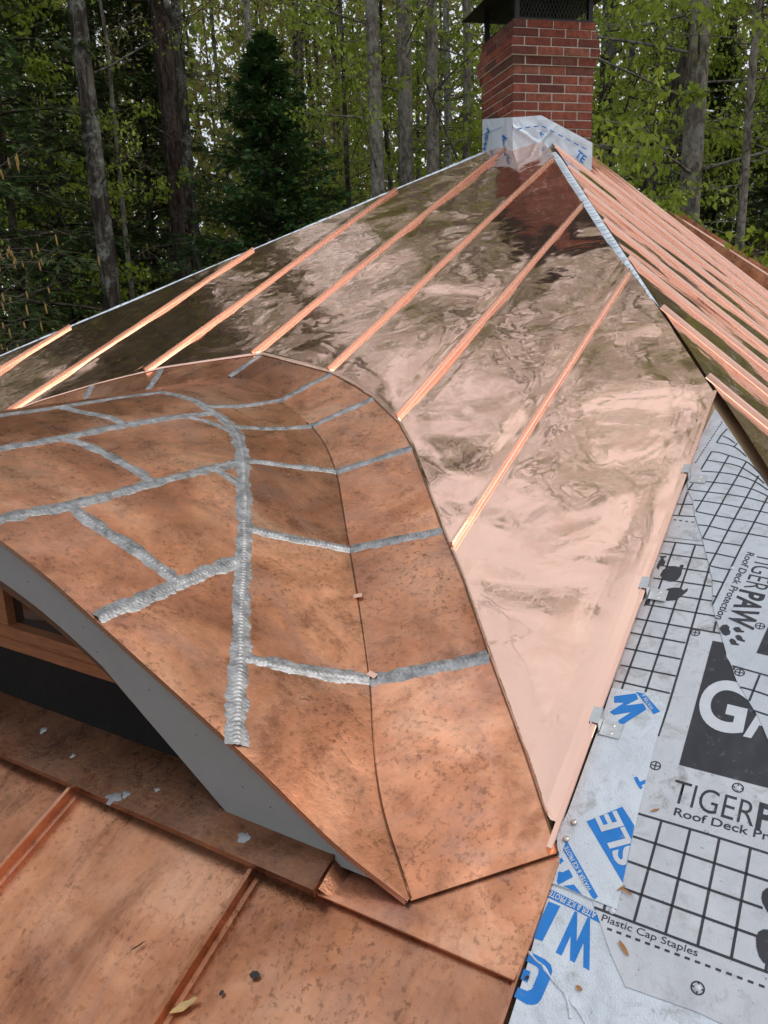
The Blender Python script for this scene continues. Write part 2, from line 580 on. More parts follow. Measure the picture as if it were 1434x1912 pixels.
# knocks and pinches: x, s, height, reach across, reach along
DENTS = [(-0.73, 2.55, -0.004, 0.030, 0.018), (-0.41, 2.131, -0.004, 0.030, 0.020), (-1.02, 1.70, 0.006, 0.10, 0.045), (-0.96, 1.58, -0.005, 0.09, 0.04), (-0.92, 1.50, 0.004, 0.06, 0.035),
         (-0.70, 1.29, -0.006, 0.13, 0.05), (-0.60, 1.20, 0.005, 0.12, 0.06), (-0.62, 2.72, 0.005, 0.12, 0.05), (-1.15, 1.92, -0.005, 0.10, 0.05), (-0.55, 1.02, 0.004, 0.08, 0.06)]


def canning(x, s, u, k):
    """sheet metal never lies flat: shallow waves that die out at the folded edges"""
    e = min(1.0, max(0.0, (min(u, 1 - u) - 0.03) / 0.2)); e = e * e * (3 - 2 * e)
    dn = sum(h * math.exp(-((x - a) / w) ** 2 - ((s - b) / l) ** 2) for a, b, h, w, l in DENTS)
    return dn * min(1.0, 12 * u * (1 - u)) + e * (0.010 * vnoise(x * 1.9 + 7 * k, s * 1.3, 3) + 0.004 * vnoise(x * 4.2, s * 2.6 + 5 * k, 5) + 0.0008 * vnoise(x * 9.5, s * 7.0, 9))


def slack_attr(o, nu, nv):
    """how freely the sheet can buckle at each vertex: nothing at the folded edges"""
    at = o.data.attributes.new('slack', 'FLOAT', 'POINT')
    val = np.zeros(len(o.data.vertices), np.float32)
    for i in range(nu + 1):
        u = i / nu
        e = min(1.0, max(0.0, (min(u, 1 - u) - 0.03) / 0.16))
        e = e * e * (3 - 2 * e)
        val[i * (nv + 1):(i + 1) * (nv + 1)] = e
    at.data.foreach_set('value', val)


for k in range(len(SEAMX) - 1):
    xa, xb = SEAMX[k], SEAMX[k + 1]
    nu, nv = 34, 130
    V = []
    for i in range(nu + 1):
        u = i / nu
        x = xa + (xb - xa) * u
        lo, hi = low_s(x), top_s(x)
        hi = max(hi, lo + 0.004)
        for j in range(nv + 1):
            s = lo + (hi - lo) * j / nv
            near = min(1.0, (s - lo) / 0.10)
            V.append(PS(x, s, 0.018 + canning(x, s, u, k) * near))
    F = grid_faces(nu, nv)
    # folded lower edge
    b = len(V)
    for i in range(nu + 1):
        x = xa + (xb - xa) * i / nu
        V.append(PS(x, low_s(x) - 0.001, 0.0148))
    for i in range(nu):
        F.append((i * (nv + 1), b + i, b + i + 1, (i + 1) * (nv + 1)))
    slack_attr(mesh('roof_panel', V, F, MAT['new'], slope_new, True), nu, nv)

RIB = [(0.009, 0.0), (0.0036, 0.003), (0.0032, 0.0115), (0.0052, 0.0122), (0.0048, 0.0172), (-0.0036, 0.0172), (-0.0042, 0.0122), (-0.0032, 0.0115), (-0.0036, 0.002), (-0.008, 0.0)]
for k in range(1, 8):
    x = SEAMX[k]
    lo, hi = low_s(x) + 0.006, top_s(x) - 0.005
    st = [lo + (hi - lo) * j / 40 for j in range(41)]

    def pf(t, a, b, x=x, lo=lo):
        w = 0.004 * vnoise(t * 1.3, x * 9, 11)
        return PS(x + a + w, t, 0.018 + b)
    V, F = sweep(RIB, pf, st)
    mesh('standing_seam', V, F, MAT['seam'], slope_new)
# open upstand along the last panel
st = [0.662 + (2.236 - 0.662) * j / 40 for j in range(41)]
UP = [(0.0, 0.0), (0.0035, 0.0), (0.0045, 0.018), (0.0085, 0.022), (0.0075, 0.0245), (-0.001, 0.025), (-0.003, 0.012)]
V, F = sweep(UP, lambda t, a, b: PS(-0.371 + a + 0.012 * (t - 0.66) / 1.6 * -0.5, t, 0.006 + b), st)
up = mesh('edge_upstand', V, F, MAT['seam'], slope_new)

# ------------------------------------------------------------------ side slope
slope_side = hpart('roof_slope', 'new copper slope with raised seams right of the chimney hip')


def hip_y_x(y):
    return -1.888 - (y * TT - 2.068) / TQ


def QP(d, y, h=0.0):
    """d metres down the side slope from the ridge line"""
    return (APEX_X + d * QC + h * QS_, y, rz + 0.03 - d * QS_ + h * QC)


SEAMY = [2.197 + 0.490 * i for i in range(-5, 9)] + [6.40]
for k in range(len(SEAMY) - 1):
    ya, yb = SEAMY[k], SEAMY[k + 1]
    nu, nv = 16, 60
    V = []
    for i in range(nu + 1):
        u = i / nu
        y = ya + (yb - ya) * u
        d0 = max(0.0, (hip_y_x(min(y, APEX_S * CT)) - APEX_X) / QC) + 0.035
        d1 = 4.55
        for j in range(nv + 1):
            d = d0 + (d1 - d0) * (j / nv) ** 1.3
            e = min(1.0, 6 * u * (1 - u))
            V.append(QP(d, y, 0.012 + e * (0.007 * vnoise(d * 1.5 + 3 * k, y * 2, 21) + 0.003 * vnoise(d * 4, y * 5, 23))))
    slack_attr(mesh('roof_panel', V, grid_faces(nu, nv), MAT['new'], slope_side, True), nu, nv)
RIBQ = [(0.012, 0.0), (0.004, 0.003), (0.0035, 0.0135), (0.006, 0.0142), (0.005, 0.0195), (-0.004, 0.0195), (-0.0055, 0.0142), (-0.004, 0.0135), (-0.005, 0.004), (-0.014, 0.0)]
for k in range(1, len(SEAMY)):
    y = SEAMY[k]
    d0 = max(0.0, (hip_y_x(min(y, APEX_S * CT)) - APEX_X) / QC) + 0.02
    st = [d0 + (4.56 - d0) * j / 30 for j in range(31)]
    V, F = sweep(RIBQ, lambda t, a, b, y=y: QP(t, y + a + 0.004 * vnoise(t * 1.2, y * 7, 31), 0.012 + b), st)
    mesh('standing_seam', V, F, MAT['seam'], slope_side)

# raked copper edge of the wing beyond the side slope
rake = hpart('rake_edge', 'dark copper-lined rake edge of the wing beyond the side slope')
A0 = Vector((-1.66, 7.6, 1.86)); A1 = Vector((0.55, 7.6, 0.36))
ax = (A1 - A0).normalized(); up_ = Vector((-ax.z, 0, ax.x)).normalized()
if up_.z < 0: up_ = -up_
L_ = (A1 - A0).length


def rk(t, a, b): return tuple(A0 + ax * t + Vector((0, a, 0)) + up_ * b)


for nm, pr, mt in (('channel', [(-0.30, -0.09), (0.02, -0.09), (0.02, -0.03), (-0.30, -0.03)], 'trim'),
                   ('outer_lip', [(0.02, -0.09), (0.05, -0.09), (0.05, 0.035), (0.02, 0.035)], 'old'),
                   ('inner_rib', [(-0.16, -0.03), (-0.12, -0.03), (-0.125, 0.01), (-0.155, 0.01)], 'seam'),
                   ('near_rib', [(-0.34, -0.09), (-0.30, -0.09), (-0.30, 0.005), (-0.34, 0.005)], 'old')):
    V, F = sweep(pr, rk, [L_ * j / 12 for j in range(13)])
    mesh(nm, V, F, MAT[mt], rake)
V, F = sweep([(-0.5, -0.42), (0.6, -0.42), (0.6, -0.10), (-0.5, -0.10)], rk, [0.0, L_])
mesh('wing_roof', V, F, MAT['old_low'], rake)
V, F = [], []
box(V, F, (-1.7, 7.15, -4.2), (0.5, 8.15, -0.25))
mesh('wing_wall', V, F, MAT['wall'], rake)

# ------------------------------------------------------------------ weathered lower slope
slope_old = hpart('roof_slope', 'weathered copper slope in front of the arched dormer')
LOWX = [-0.352, -0.862, -1.376, -1.885, -2.385, -2.89, -3.4, -3.91]
for k in range(len(LOWX) - 1):
    xa, xb = LOWX[k], LOWX[k + 1]
    nu, nv = 20, 60
    V = []
    for i in range(nu + 1):
        u = i / nu
        x = xa + (xb - xa) * u
        for j in range(nv + 1):
            s = -1.3 + (0.50 + 1.3) * j / nv
            e = min(1.0, 6 * u * (1 - u))
            V.append(PS(x, s, 0.001 + e * (0.005 * vnoise(x * 3 + k, s * 2.2, 41) + 0.0018 * vnoise(x * 9, s * 8, 43))))
    mesh('roof_panel', V, grid_faces(nu, nv), MAT['old_low'], slope_old, True)
RIBL = [(0.012, 0.0), (0.004, 0.003), (0.0035, 0.020), (0.006, 0.021), (0.0055, 0.026), (-0.0035, 0.026), (-0.0045, 0.020), (-0.0035, 0.003), (-0.009, 0.0)]
for x in LOWX[1:-1]:
    st = [-1.3 + (0.452 + 1.3) * j / 30 for j in range(31)]
    V, F = sweep(RIBL, lambda t, a, b, x=x: PS(x + a + 0.003 * vnoise(t * 1.7, x * 5, 47), t, 0.001 + b), st)
    mesh('standing_seam', V, F, MAT['old_low'], slope_old)
# turned-down right-hand edge
st = [-1.3 + (0.655 + 1.3) * j / 40 for j in range(41)]
V, F = sweep([(0.0, 0.0035), (0.006, 0.002), (0.007, -0.006), (0.0045, -0.006), (0.0, -0.001)], lambda t, a, b: PS(-0.356 + a, t, b + (0.0055 if t > 0.44 else 0.0)), st)
mesh('folded_edge', V, F, MAT['old_low'], slope_old)
# overlapping sheet that carries the toe of the dormer
nu, nv = 24, 16
V = []
for i in range(nu + 1):
    x = -0.352 + (-0.735 + 0.352) * i / nu
    for j in range(nv + 1):
        s = 0.447 + (0.664 - 0.447) * j / nv
        V.append(PS(x, s, 0.0065 + 0.0095 * max(0.0, 1 - (s - 0.447) / 0.06) + 0.001 * vnoise(x * 7, s * 7, 51)))
F = grid_faces(nu, nv)
b = len(V)
for i in range(nu + 1):
    x = -0.352 + (-0.735 + 0.352) * i / nu
    V.append(PS(x, 0.4455, 0.0110)); V.append(PS(x, 0.456, 0.0105))
for i in range(nu):
    F.append((i * (nv + 1), b + 2 * i, b + 2 * i + 2, (i + 1) * (nv + 1)))
    F.append((b + 2 * i, b + 2 * i + 1, b + 2 * i + 3, b + 2 * i + 2))
mesh('lap_sheet', V, F, MAT['old'], slope_old, True)

# ------------------------------------------------------------------ dormer
dormer = hpart('dormer', 'arched dormer clad in weathered copper sheets joined by broad solder seams')
WELD = dict(
 central=[(-0.932,0.452),(-0.996,0.531),(-1.057,0.611),(-1.126,0.699),(-1.196,0.786),(-1.293,0.913),(-1.409,1.057),(-1.523,1.195),(-1.65,1.337),(-1.77,1.454),(-1.869,1.517),(-1.946,1.549),(-2.026,1.576),(-2.12,1.60),(-2.26,1.60)],
 crest=[(-2.26,1.60),(-2.27,1.4),(-2.262,1.1),(-2.268,0.8),(-2.264,0.452)],
 w2=[(-1.645,0.452),(-1.632,0.577),(-1.619,0.663),(-1.616,0.781),(-1.615,0.927),(-1.613,1.087),(-1.606,1.275)],
 w3=[(-1.994,0.452),(-1.992,0.751),(-1.986,0.934),(-1.99,1.178),(-1.98,1.374),(-1.955,1.559)],
 w4=[(-1.288,0.452),(-1.287,0.54),(-1.286,0.664),(-1.285,0.765),(-1.277,0.89)],
 x1=[(-1.616,0.668),(-1.501,0.664),(-1.394,0.676),(-1.287,0.682)], x2=[(-1.986,0.939),(-1.898,0.965),(-1.759,0.957),(-1.617,0.938)],
 x3=[(-2.262,1.16),(-2.166,1.159),(-2.07,1.185),(-1.988,1.185)], x4=[(-1.975,1.428),(-1.879,1.461),(-1.774,1.45)], x5=[(-1.612,1.167),(-1.536,1.159),(-1.50,1.16)],
 r1=[(-2.02,1.575),(-1.966,1.716),(-1.943,1.913)], r2=[(-1.83,1.49),(-1.739,1.617),(-1.688,1.762)], r3=[(-1.612,1.295),(-1.526,1.397),(-1.424,1.535)],
 r4=[(-1.36,1.0),(-1.266,1.098),(-1.168,1.214)], r5=[(-1.07,0.632),(-0.979,0.721),(-0.88,0.842)])
SKIN = 0.014


def barrel_h(x, y):
    return 0.004 * vnoise(x * 4.5, y * 3.5, 61) + 0.0018 * vnoise(x * 12, y * 10, 63)


def barrel_pt(x, f, h=0.0):
    """f = 0 at the fascia, 1 at the valley"""
    yc = prof(x) / TT
    y = (Y0 - 0.012) + (yc - Y0 + 0.012) * f
    g = min(1.0, max(0.0, (f - 0.3) / 0.7))
    sag = -0.012 * math.sin(math.pi * g) ** 2 * min(1.0, (yc - Y0) / 0.5)
    e = min(1.0, f * 8, (1 - f) * 6)
    dz = (prof(x - 0.01) - prof(x + 0.01)) / 0.02
    n = Vector((dz, 0, 1)).normalized()
    q = SKIN + h + barrel_h(x, y) * max(0, e) + sag * 0.3
    return (x + n.x * q, y, prof(x) + n.z * q)


NI, NJ = 230, 64
X0b, X1b = -0.566, 2 * XC + 0.566
xs = [X0b + (X1b - X0b) * i / NI for i in range(NI + 1)]


def seg_dist(px, py, a, b):
    dx, dy = b[0] - a[0], b[1] - a[1]
    t = max(0, min(1, ((px - a[0]) * dx + (py - a[1]) * dy) / (dx * dx + dy * dy + 1e-12)))
    return math.hypot(px - a[0] - t * dx, py - a[1] - t * dy)


lab = np.zeros((NI, NJ), int)
cx = np.array([(xs[i] + xs[i + 1]) / 2 for i in range(NI)])
ycx = np.array([prof(x) / TT for x in cx])
cy = (Y0 - 0.012) + (ycx - Y0 + 0.012)[:, None] * (np.arange(NJ) + 0.5)[None, :] / NJ
PXX = np.repeat(cx[:, None], NJ, 1)
dmin = np.full((NI, NJ), 9.0)
for pl in WELD.values():
    for a, b2 in zip(pl, pl[1:]):
        dx, dy = b2[0] - a[0], b2[1] - a[1]
        t = np.clip(((PXX - a[0]) * dx + (cy - a[1]) * dy) / (dx * dx + dy * dy + 1e-12), 0, 1)
        dmin = np.minimum(dmin, np.hypot(PXX - a[0] - t * dx, cy - a[1] - t * dy))
lab[dmin < 0.0125] = -1
cur = 0
for i in range(NI):
    for j in range(NJ):
        if lab[i, j] == 0:
            cur += 1
            stack = [(i, j)]
            lab[i, j] = cur
            while stack:
                a, c = stack.pop()
                for q in ((a + 1, c), (a - 1, c), (a, c + 1), (a, c - 1)):
                    if 0 <= q[0] < NI and 0 <= q[1] < NJ and lab[q] == 0:
                        lab[q] = cur
                        stack.append(q)
for v_ in range(1, cur + 1):
    if (lab == v_).sum() < 40: lab[lab == v_] = -1
for _ in range(25):
    for sh in ((1, 0), (-1, 0), (0, 1), (0, -1)):
        r = np.roll(lab, sh, (0, 1))
        if sh == (1, 0): r[0] = -1
        if sh == (-1, 0): r[-1] = -1
        if sh == (0, 1): r[:, 0] = -1
        if sh == (0, -1): r[:, -1] = -1
        lab = np.where((lab == -1) & (r > 0), r, lab)
sizes = {v: int((lab == v).sum()) for v in range(1, cur + 1)}
PT = [[barrel_pt(x, j / NJ) for j in range(NJ + 1)] for x in xs]
HEAT = np.exp(-np.maximum(0, np.pad(dmin, ((0, 1), (0, 1)), mode='edge') - 0.016) / 0.026)


def heat_fold_attr(o, vals):
    at = o.data.attributes.new('heat_fold', 'FLOAT', 'POINT')
    at.data.foreach_set('value', np.asarray(vals, np.float32))


for v, n in sizes.items():
    if n < 6: continue
    idx = {}
    V, F = [], []

    def gi(i, j):
        if (i, j) not in idx:
            idx[(i, j)] = len(V)
            V.append(PT[i][j])
        return idx[(i, j)]
    for i, j in zip(*np.where(lab == v)):
        i, j = int(i), int(j)
        F.append((gi(i, j), gi(i, j + 1), gi(i + 1, j + 1), gi(i + 1, j)))
    heat_fold_attr(mesh('copper_sheet', V, F, MAT['old'], dormer, True), [HEAT[i][j] for (i, j) in idx])

# flange that lies on the slope: valley fold -> rim, cut by the solder seams
CRE = [(-0.559, 0.498), (-0.876, 0.909), (-1.168, 1.312), (-1.424, 1.661), (-1.688, 1.909), (-1.943, 2.072), (-2.345, 2.245)]
RIM = [(-0.3557, 0.6671), (-0.6408, 1.0571), (-0.9388, 1.4513), (-1.2257, 1.8326), (-1.5404, 2.13), (-1.8389, 2.3091), (-2.3207, 2.4605)]
CRE += [(2 * XC - x, s) for x, s in CRE[-2::-1]]
RIM += [(2 * XC - x, s) for x, s in RIM[-2::-1]]


def crease(x):
    return prof(x) / ST if x < -0.56 else 0.498


def flange_pt(k, u, w, h=0.0):
    xa = CRE[k][0] + (CRE[k + 1][0] - CRE[k][0]) * u
    sa = crease(xa) if (k, u) != (0, 0) else 0.498
    xb = RIM[k][0] + (RIM[k + 1][0] - RIM[k][0]) * u
    sb = bound(xb)
    x, s = xa + (xb - xa) * w, sa + (sb - sa) * w
    e = min(1.0, w * 6, (1 - w) * 6)
    if k == 0: e *= min(1.0, u * 6)
    return PS(x, s, SKIN + h + e * (0.005 * vnoise(x * 6, s * 6, 71) + 0.002 * vnoise(x * 15, s * 15, 73)))


for k in range(len(CRE) - 1):
    nu, nv = 26, 16
    V = [flange_pt(k, i / nu, j / nv) for i in range(nu + 1) for j in range(nv + 1)]
    F = grid_faces(nu, nv)
    if k == 0:      # folded toe edge
        V2 = []
        for j in range(nv + 1):
            p = Vector(V[j])
            V2 += [tuple(p + Vector((0, ST, -CT)) * 0.0002), tuple(p + Vector((0, ST, -CT)) * 0.0040), tuple(p + Vector((0, ST, -CT)) * 0.0040 + Vector((-0.004, 0.006, 0.0025)))]
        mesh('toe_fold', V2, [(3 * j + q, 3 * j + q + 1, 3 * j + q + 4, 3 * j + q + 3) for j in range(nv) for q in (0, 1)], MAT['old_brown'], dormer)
    ends = [0.0 if (k == 0) else 1.0, 1.0]
    hv = []
    for i in range(nu + 1):
        wdt = math.hypot(CRE[k + 1][0] - CRE[k][0], CRE[k + 1][1] - CRE[k][1])
        d0, d1 = i / nu * wdt, (1 - i / nu) * wdt
        hq = max((math.exp(-max(0, d0 - 0.016) / 0.026) if k else 0.0), math.exp(-max(0, d1 - 0.016) / 0.026))
        for j in range(nv + 1):
            hv.append(max(hq, 0.8 * math.exp(-(j / nv) * 0.2 / 0.02)))  # flange also darkens towards the valley fold
    heat_fold_attr(mesh('copper_sheet', V, F, MAT['old'], dormer, True), hv)
# locked fold along the valley
st = [-0.562 - (1.72 - 0.562) * j / 60 for j in range(61)]
V, F = sweep([(-0.0032, 0.0), (-0.0026, 0.0032), (0.002, 0.0036), (0.0042, 0.0)], lambda t, a, b: PS(t + a * 0.8 + 0.002 * vnoise(t * 14, 1, 77), crease(t) + a * 0.6, SKIN + b), st)
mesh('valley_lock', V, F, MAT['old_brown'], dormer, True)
# dark strip where new copper meets the flange, drawing the hem's shadow line
V, F = [], []
n = len(BND)
rim_pts = BND + [(2 * XC - x, s) for x, s in BND[-2::-1]]
for nmx, (pa, pb) in enumerate(zip(rim_pts, rim_pts[1:])):
    d = Vector((pb[0] - pa[0], pb[1] - pa[1])).normalized()
    nn = Vector((-d.y, d.x))
    b = len(V)
    for p in (pa, pb):
        for a, h in ((-0.002, 0.004), (-0.002, 0.0162), (0.002, 0.0162), (0.003, 0.004)):
            V.append(PS(p[0] + nn.x * a, p[1] + nn.y * a, h))
    for j in range(4):
        F.append((b + j, b + (j + 1) % 4, b + 4 + (j + 1) % 4, b + 4 + j))
mesh('rim_shadow_strip', V, F, MAT['old_brown'], dormer)


# solder seams: tinned margins with a rippled bead on top
def solder_strip(pts, name, wid=1.0, seed=0):
    """pts: callable-free list of (point, side vector, normal) along the seam"""
    V, F = [], []
    cols = [-1.0, -0.8, -0.55, -0.38, -0.2, 0.0, 0.2, 0.38, 0.55, 0.8, 1.0]
    hs = [-0.0012, 0.0006, 0.0009, 0.0022, 0.0038, 0.0044, 0.0038, 0.0022, 0.0009, 0.0006, -0.0012]
    acc = 0.0
    for i, (p, sd, nr) in enumerate(pts):
        if i: acc += (p - pts[i - 1][0]).length
        jl = 1.05 + 0.6 * vnoise(acc * 40, seed + 0.3, 81) + 0.30 * vnoise(acc * 160, seed, 82)
        jr = 1.05 + 0.6 * vnoise(acc * 36, seed + 5.3, 83) + 0.30 * vnoise(acc * 150, seed, 84)
        wob = 0.004 * vnoise(acc * 8, seed + 2.2, 85)
        for c, h in zip(cols, hs):
            w = 0.0205 * wid * c
            if abs(c) > 0.6: w *= (jl if c < 0 else jr)
            hh = h
            if abs(c) < 0.5:
                ph = acc / 0.0105 * 2 * math.pi + 2.6 * c * c * 9 + 2.0 * vnoise(acc * 30, seed, 86)
                hh = h * (0.66 + (0.38 + 0.30 * vnoise(acc * 22, seed + 9, 88)) * math.sin(ph)) + 0.0006 * vnoise(acc * 90, c * 4, 87)
            V.append(tuple(p + sd * (w + wob * (abs(c) < 0.7)) + nr * hh))
    n = len(cols)
    for i in range(len(pts) - 1):
        for j in range(n - 1):
            F.append((i * n + j, i * n + j + 1, (i + 1) * n + j + 1, (i + 1) * n + j))
    return mesh(name, V, F, MAT['solder'], dormer, True)


def resample(pl, step):
    out = []
    for (a, b2) in zip(pl, pl[1:]):
        L = math.hypot(b2[0] - a[0], b2[1] - a[1])
        n = max(1, int(L / step))
        for i in range(n):
            out.append((a[0] + (b2[0] - a[0]) * i / n, a[1] + (b2[1] - a[1]) * i / n))
    out.append(pl[-1])
    return out


def smooth_pl(pl):
    """Catmull-Rom through the points"""
    if len(pl) < 3: return pl
    P = [pl[0]] + list(pl) + [pl[-1]]
    out = []
    for i in range(1, len(P) - 2):
        for q in range(8):
            t = q / 8
            o = []
            for c in (0, 1):
                p0, p1, p2, p3 = P[i - 1][c], P[i][c], P[i + 1][c], P[i + 2][c]
                o.append(0.5 * (2 * p1 + (p2 - p0) * t + (2 * p0 - 5 * p1 + 4 * p2 - p3) * t * t + (3 * p1 - p0 - 3 * p2 + p3) * t ** 3))
            out.append(tuple(o))
    out.append(pl[-1])
    return out


def frames(P3, nrm):
    out = []
    for i, p in enumerate(P3):
        d = (P3[min(i + 1, len(P3) - 1)] - P3[max(i - 1, 0)]).normalized()
        sd = d.cross(nrm[i]).normalized()
        out.append((p, sd, nrm[i]))
    return out


def barrel_line(pl):
    P3, N3 = [], []
    for x, y in resample(smooth_pl(pl), 0.0024):
        yc = prof(x) / TT
        f = (y - (Y0 - 0.012)) / (yc - Y0 + 0.012)
        f = min(1.0, max(0.0, f))
        P3.append(Vector(barrel_pt(x, f, 0.0008)))
        dz = (prof(x - 0.01) - prof(x + 0.01)) / 0.02
        N3.append(Vector((dz, 0, 1)).normalized())
    return P3, N3


WW = dict(central=1.05, crest=0.9, w2=1.0, w3=1.0, w4=1.05, x1=1.0, x2=1.0, x3=1.0, x4=0.7, x5=0.7, r1=0.8, r2=0.8, r3=0.85, r4=0.85, r5=0.9)
PN = Vector((0, -ST, CT))
for q, (kname, pl) in enumerate(WELD.items()):
    P3, N3 = barrel_line(pl)
    if kname[0] == 'r':
        kk = {'r1': 5, 'r2': 4, 'r3': 3, 'r4': 2, 'r5': 1}[kname]
        e = P3[-1]
        m = 90
        for i in range(1, m + 1):
            p = Vector(flange_pt(kk, 0.0, i / m, 0.0008))
            if i < 6: p = p * (i / 6) + Vector(flange_pt(kk, 0.0, i / m, 0.0026)) * (1 - i / 6)
            P3.append(p)
            N3.append(PN if i > 4 else (N3[-1] * 0.6 + PN * 0.4).normalized())
    o = solder_strip(frames(P3, N3), 'solder_seam', WW[kname], q * 3.7)
for q, kk in enumerate((6, 7, 8, 9)):        # seams on the flange behind the crest
    P3 = [Vector(flange_pt(kk, 0.0, 0.04 + 0.96 * i / 90, 0.0008)) for i in range(91)]
    solder_strip(frames(P3, [PN] * 91), 'solder_seam', 0.8, 60 + q)

# drip edge, fascia, soffit, wall and window under the arch
FX = [X0b + (X1b - X0b) * i / 160 for i in range(161)]
DROP = [(-2.32, 0.105), (-1.616, 0.104), (-1.478, 0.100), (-1.292, 0.100), (-1.183, 0.128), (-1.076, 0.152), (-0.993, 0.172), (-0.90, 0.19), (-0.58, 0.2)]


def drop(x):
    x = max(XC, XC + abs(x - XC))
    for (xa, a), (xb, c) in zip(DROP, DROP[1:]):
        if xa <= x <= xb: return a + (c - a) * (x - xa) / (xb - xa)
    return DROP[-1][1]


V, F = [], []
for x in FX:
    zt = prof(x)
    for y, h in ((Y0 - 0.012, SKIN + 0.0005), (Y0 - 0.013, 0.004), (Y0 - 0.008, 0.003), (Y0 + 0.01, SKIN - 0.003)):
        V.append((x, y, zt + h))
for i in range(len(FX) - 1):
    for j in range(3):
        F.append((i * 4 + j, i * 4 + j + 1, i * 4 + 5 + j, i * 4 + 4 + j))
mesh('drip_edge', V, F, MAT['seam'], dormer)


def apron_z(y):            # top of the apron sheet
    return y * TT + 0.031 / CT


V, F = [], []
for x in FX:
    zt = prof(x) + 0.004
    zb = max(prof(x) - drop(x), apron_z(Y0) - 0.012)
    zb = min(zb, zt - 0.002)
    for y in (Y0 - 0.002, Y0 + 0.020):
        V.append((x, y, zt)); V.append((x, y, zb))
for i in range(len(FX) - 1):
    a, c = i * 4, i * 4 + 4
    F += [(a, a + 1, c + 1, c), (a + 1, a + 3, c + 3, c + 1), (a + 3, a + 2, c + 2, c + 3), (a + 2, a, c, c + 2)]
mesh('fascia', V, F, MAT['fascia'], dormer)
YW = 0.535
V, F = [], []
for x in [q for q in FX if abs(q - XC) < 1.08]:                # arched head trim, set back behind the fascia
    zt = prof(x) - 0.01
    zb = max(prof(x) - drop(x) - 0.050, 0.20)
    zb = min(zb, zt - 0.002)
    for y in (Y0 + 0.024, YW - 0.020):
        V.append((x, y, zt)); V.append((x, y, zb))
for i in range(len(V) // 4 - 1):
    a, c = i * 4, i * 4 + 4
    F += [(a, a + 1, c + 1, c), (a + 1, a + 3, c + 3, c + 1), (a + 3, a + 2, c + 2, c + 3), (a + 2, a, c, c + 2)]
mesh('arched_head', V, F, MAT['trim'], dormer)
V, F = [], []
box(V, F, (2 * XC + 1.06, YW - 0.012, 0.18), (-1.06, YW + 0.05, 0.395))
mesh('base_wall', V, F, MAT['black_wall'], dormer)
V, F = [], []
box(V, F, (2 * XC + 1.25, YW - 0.016, 0.395), (-1.25, YW + 0.04, 0.422))
box(V, F, (2 * XC + 1.27, YW - 0.010, 0.422), (-1.27, YW + 0.04, 0.452))
mesh('window_sill', V, F, MAT['sash'], dormer)
for x in (-1.742, -2.32, -2.9):
    V, F = [], []
    box(V, F, (x - 0.017, YW - 0.004, 0.4525), (x + 0.017, YW + 0.035, prof(x) - 0.04))
    mesh('mullion', V, F, MAT['sash'], dormer)
for xa, xb in ((-1.2, -1.725), (-1.759, -2.303), (-2.337, -2.883), (-2.917, -3.44)):
    V, F = [], []
    n = 14
    for i in range(n + 1):
        x = xa + (xb - xa) * i / n
        V += [(x, YW + 0.018, 0.42), (x, YW + 0.018, max(0.43, prof(x) - 0.05))]
    F = [(2 * i, 2 * i + 1, 2 * i + 3, 2 * i + 2) for i in range(n)]
    mesh('pane', V, F, MAT['glass'], dormer)
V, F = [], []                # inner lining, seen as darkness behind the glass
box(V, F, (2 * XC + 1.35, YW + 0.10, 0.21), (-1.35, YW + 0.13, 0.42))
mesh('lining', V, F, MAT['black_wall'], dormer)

for x, dz in ((-1.50, 0.05), (-1.335, 0.045), (-1.30, 0.075), (-1.155, 0.05), (-1.035, 0.055), (-0.925, 0.075), (-0.86, 0.06)):   # nail heads in the fascia
    z = prof(x) - dz
    V = [(x, Y0 - 0.0032, z)] + [(x + 0.0015 * math.cos(i / 8 * 6.283), Y0 - 0.0022, z + 0.0015 * math.sin(i / 8 * 6.283)) for i in range(8)]
    mesh('nail_head', V, [(0, 1 + i, 1 + (i + 1) % 8) for i in range(8)], MAT['black_wall'], dormer)
# apron sheet under the window
nu = 70
V = []
XA, XB = -0.722, -3.92
PRA = [(0.455, 0.005), (0.450, 0.0262), (0.4390, 0.0255), (0.4375, 0.032), (0.4405, 0.0425), (0.48, 0.0402), (0.52, 0.0378), (0.56, 0.0354), (0.60, 0.033), (0.602, 0.05)]  # starts with an added back plate that keeps the gap under the lip dark
for i in range(nu + 1):
    x = XA + (XB - XA) * i / nu
    for s, h in PRA:
        V.append(PS(x, s + 0.002 * vnoise(x * 5, s, 91), h + 0.0012 * vnoise(x * 5, s * 9, 93)))
m = len(PRA)
F = []
for i in range(nu):
    for j in range(m - 1):
        F.append((i * m + j, i * m + j + 1, (i + 1) * m + j + 1, (i + 1) * m + j))
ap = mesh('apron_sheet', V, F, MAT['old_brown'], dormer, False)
V, F = [], []                # folded end cap of the apron
for x in (-0.722, -0.716):
    for s, h in ((0.4380, 0.022), (0.4395, 0.045), (0.56, 0.036), (0.56, 0.006)):
        V.append(PS(x, s, h))
F = [(0, 1, 2, 3), (7, 6, 5, 4), (0, 4, 5, 1), (1, 5, 6, 2), (2, 6, 7, 3), (3, 7, 4, 0)]
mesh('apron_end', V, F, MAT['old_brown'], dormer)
V, F = [], []
for x0, x1, s0, s1 in ((-0.716, -0.690, 0.450, 0.62),):
    V = [PS(x0, s0, 0.030), PS(x1, s0, 0.0095), PS(x1, s1, 0.0095), PS(x0, s1, 0.030), PS(x0, s0, 0.009), PS(x0, s1, 0.009)]
F = [(0, 1, 2, 3), (0, 4, 1), (3, 2, 5)]
mesh('apron_fold', V, F, MAT['old_brown'], dormer)
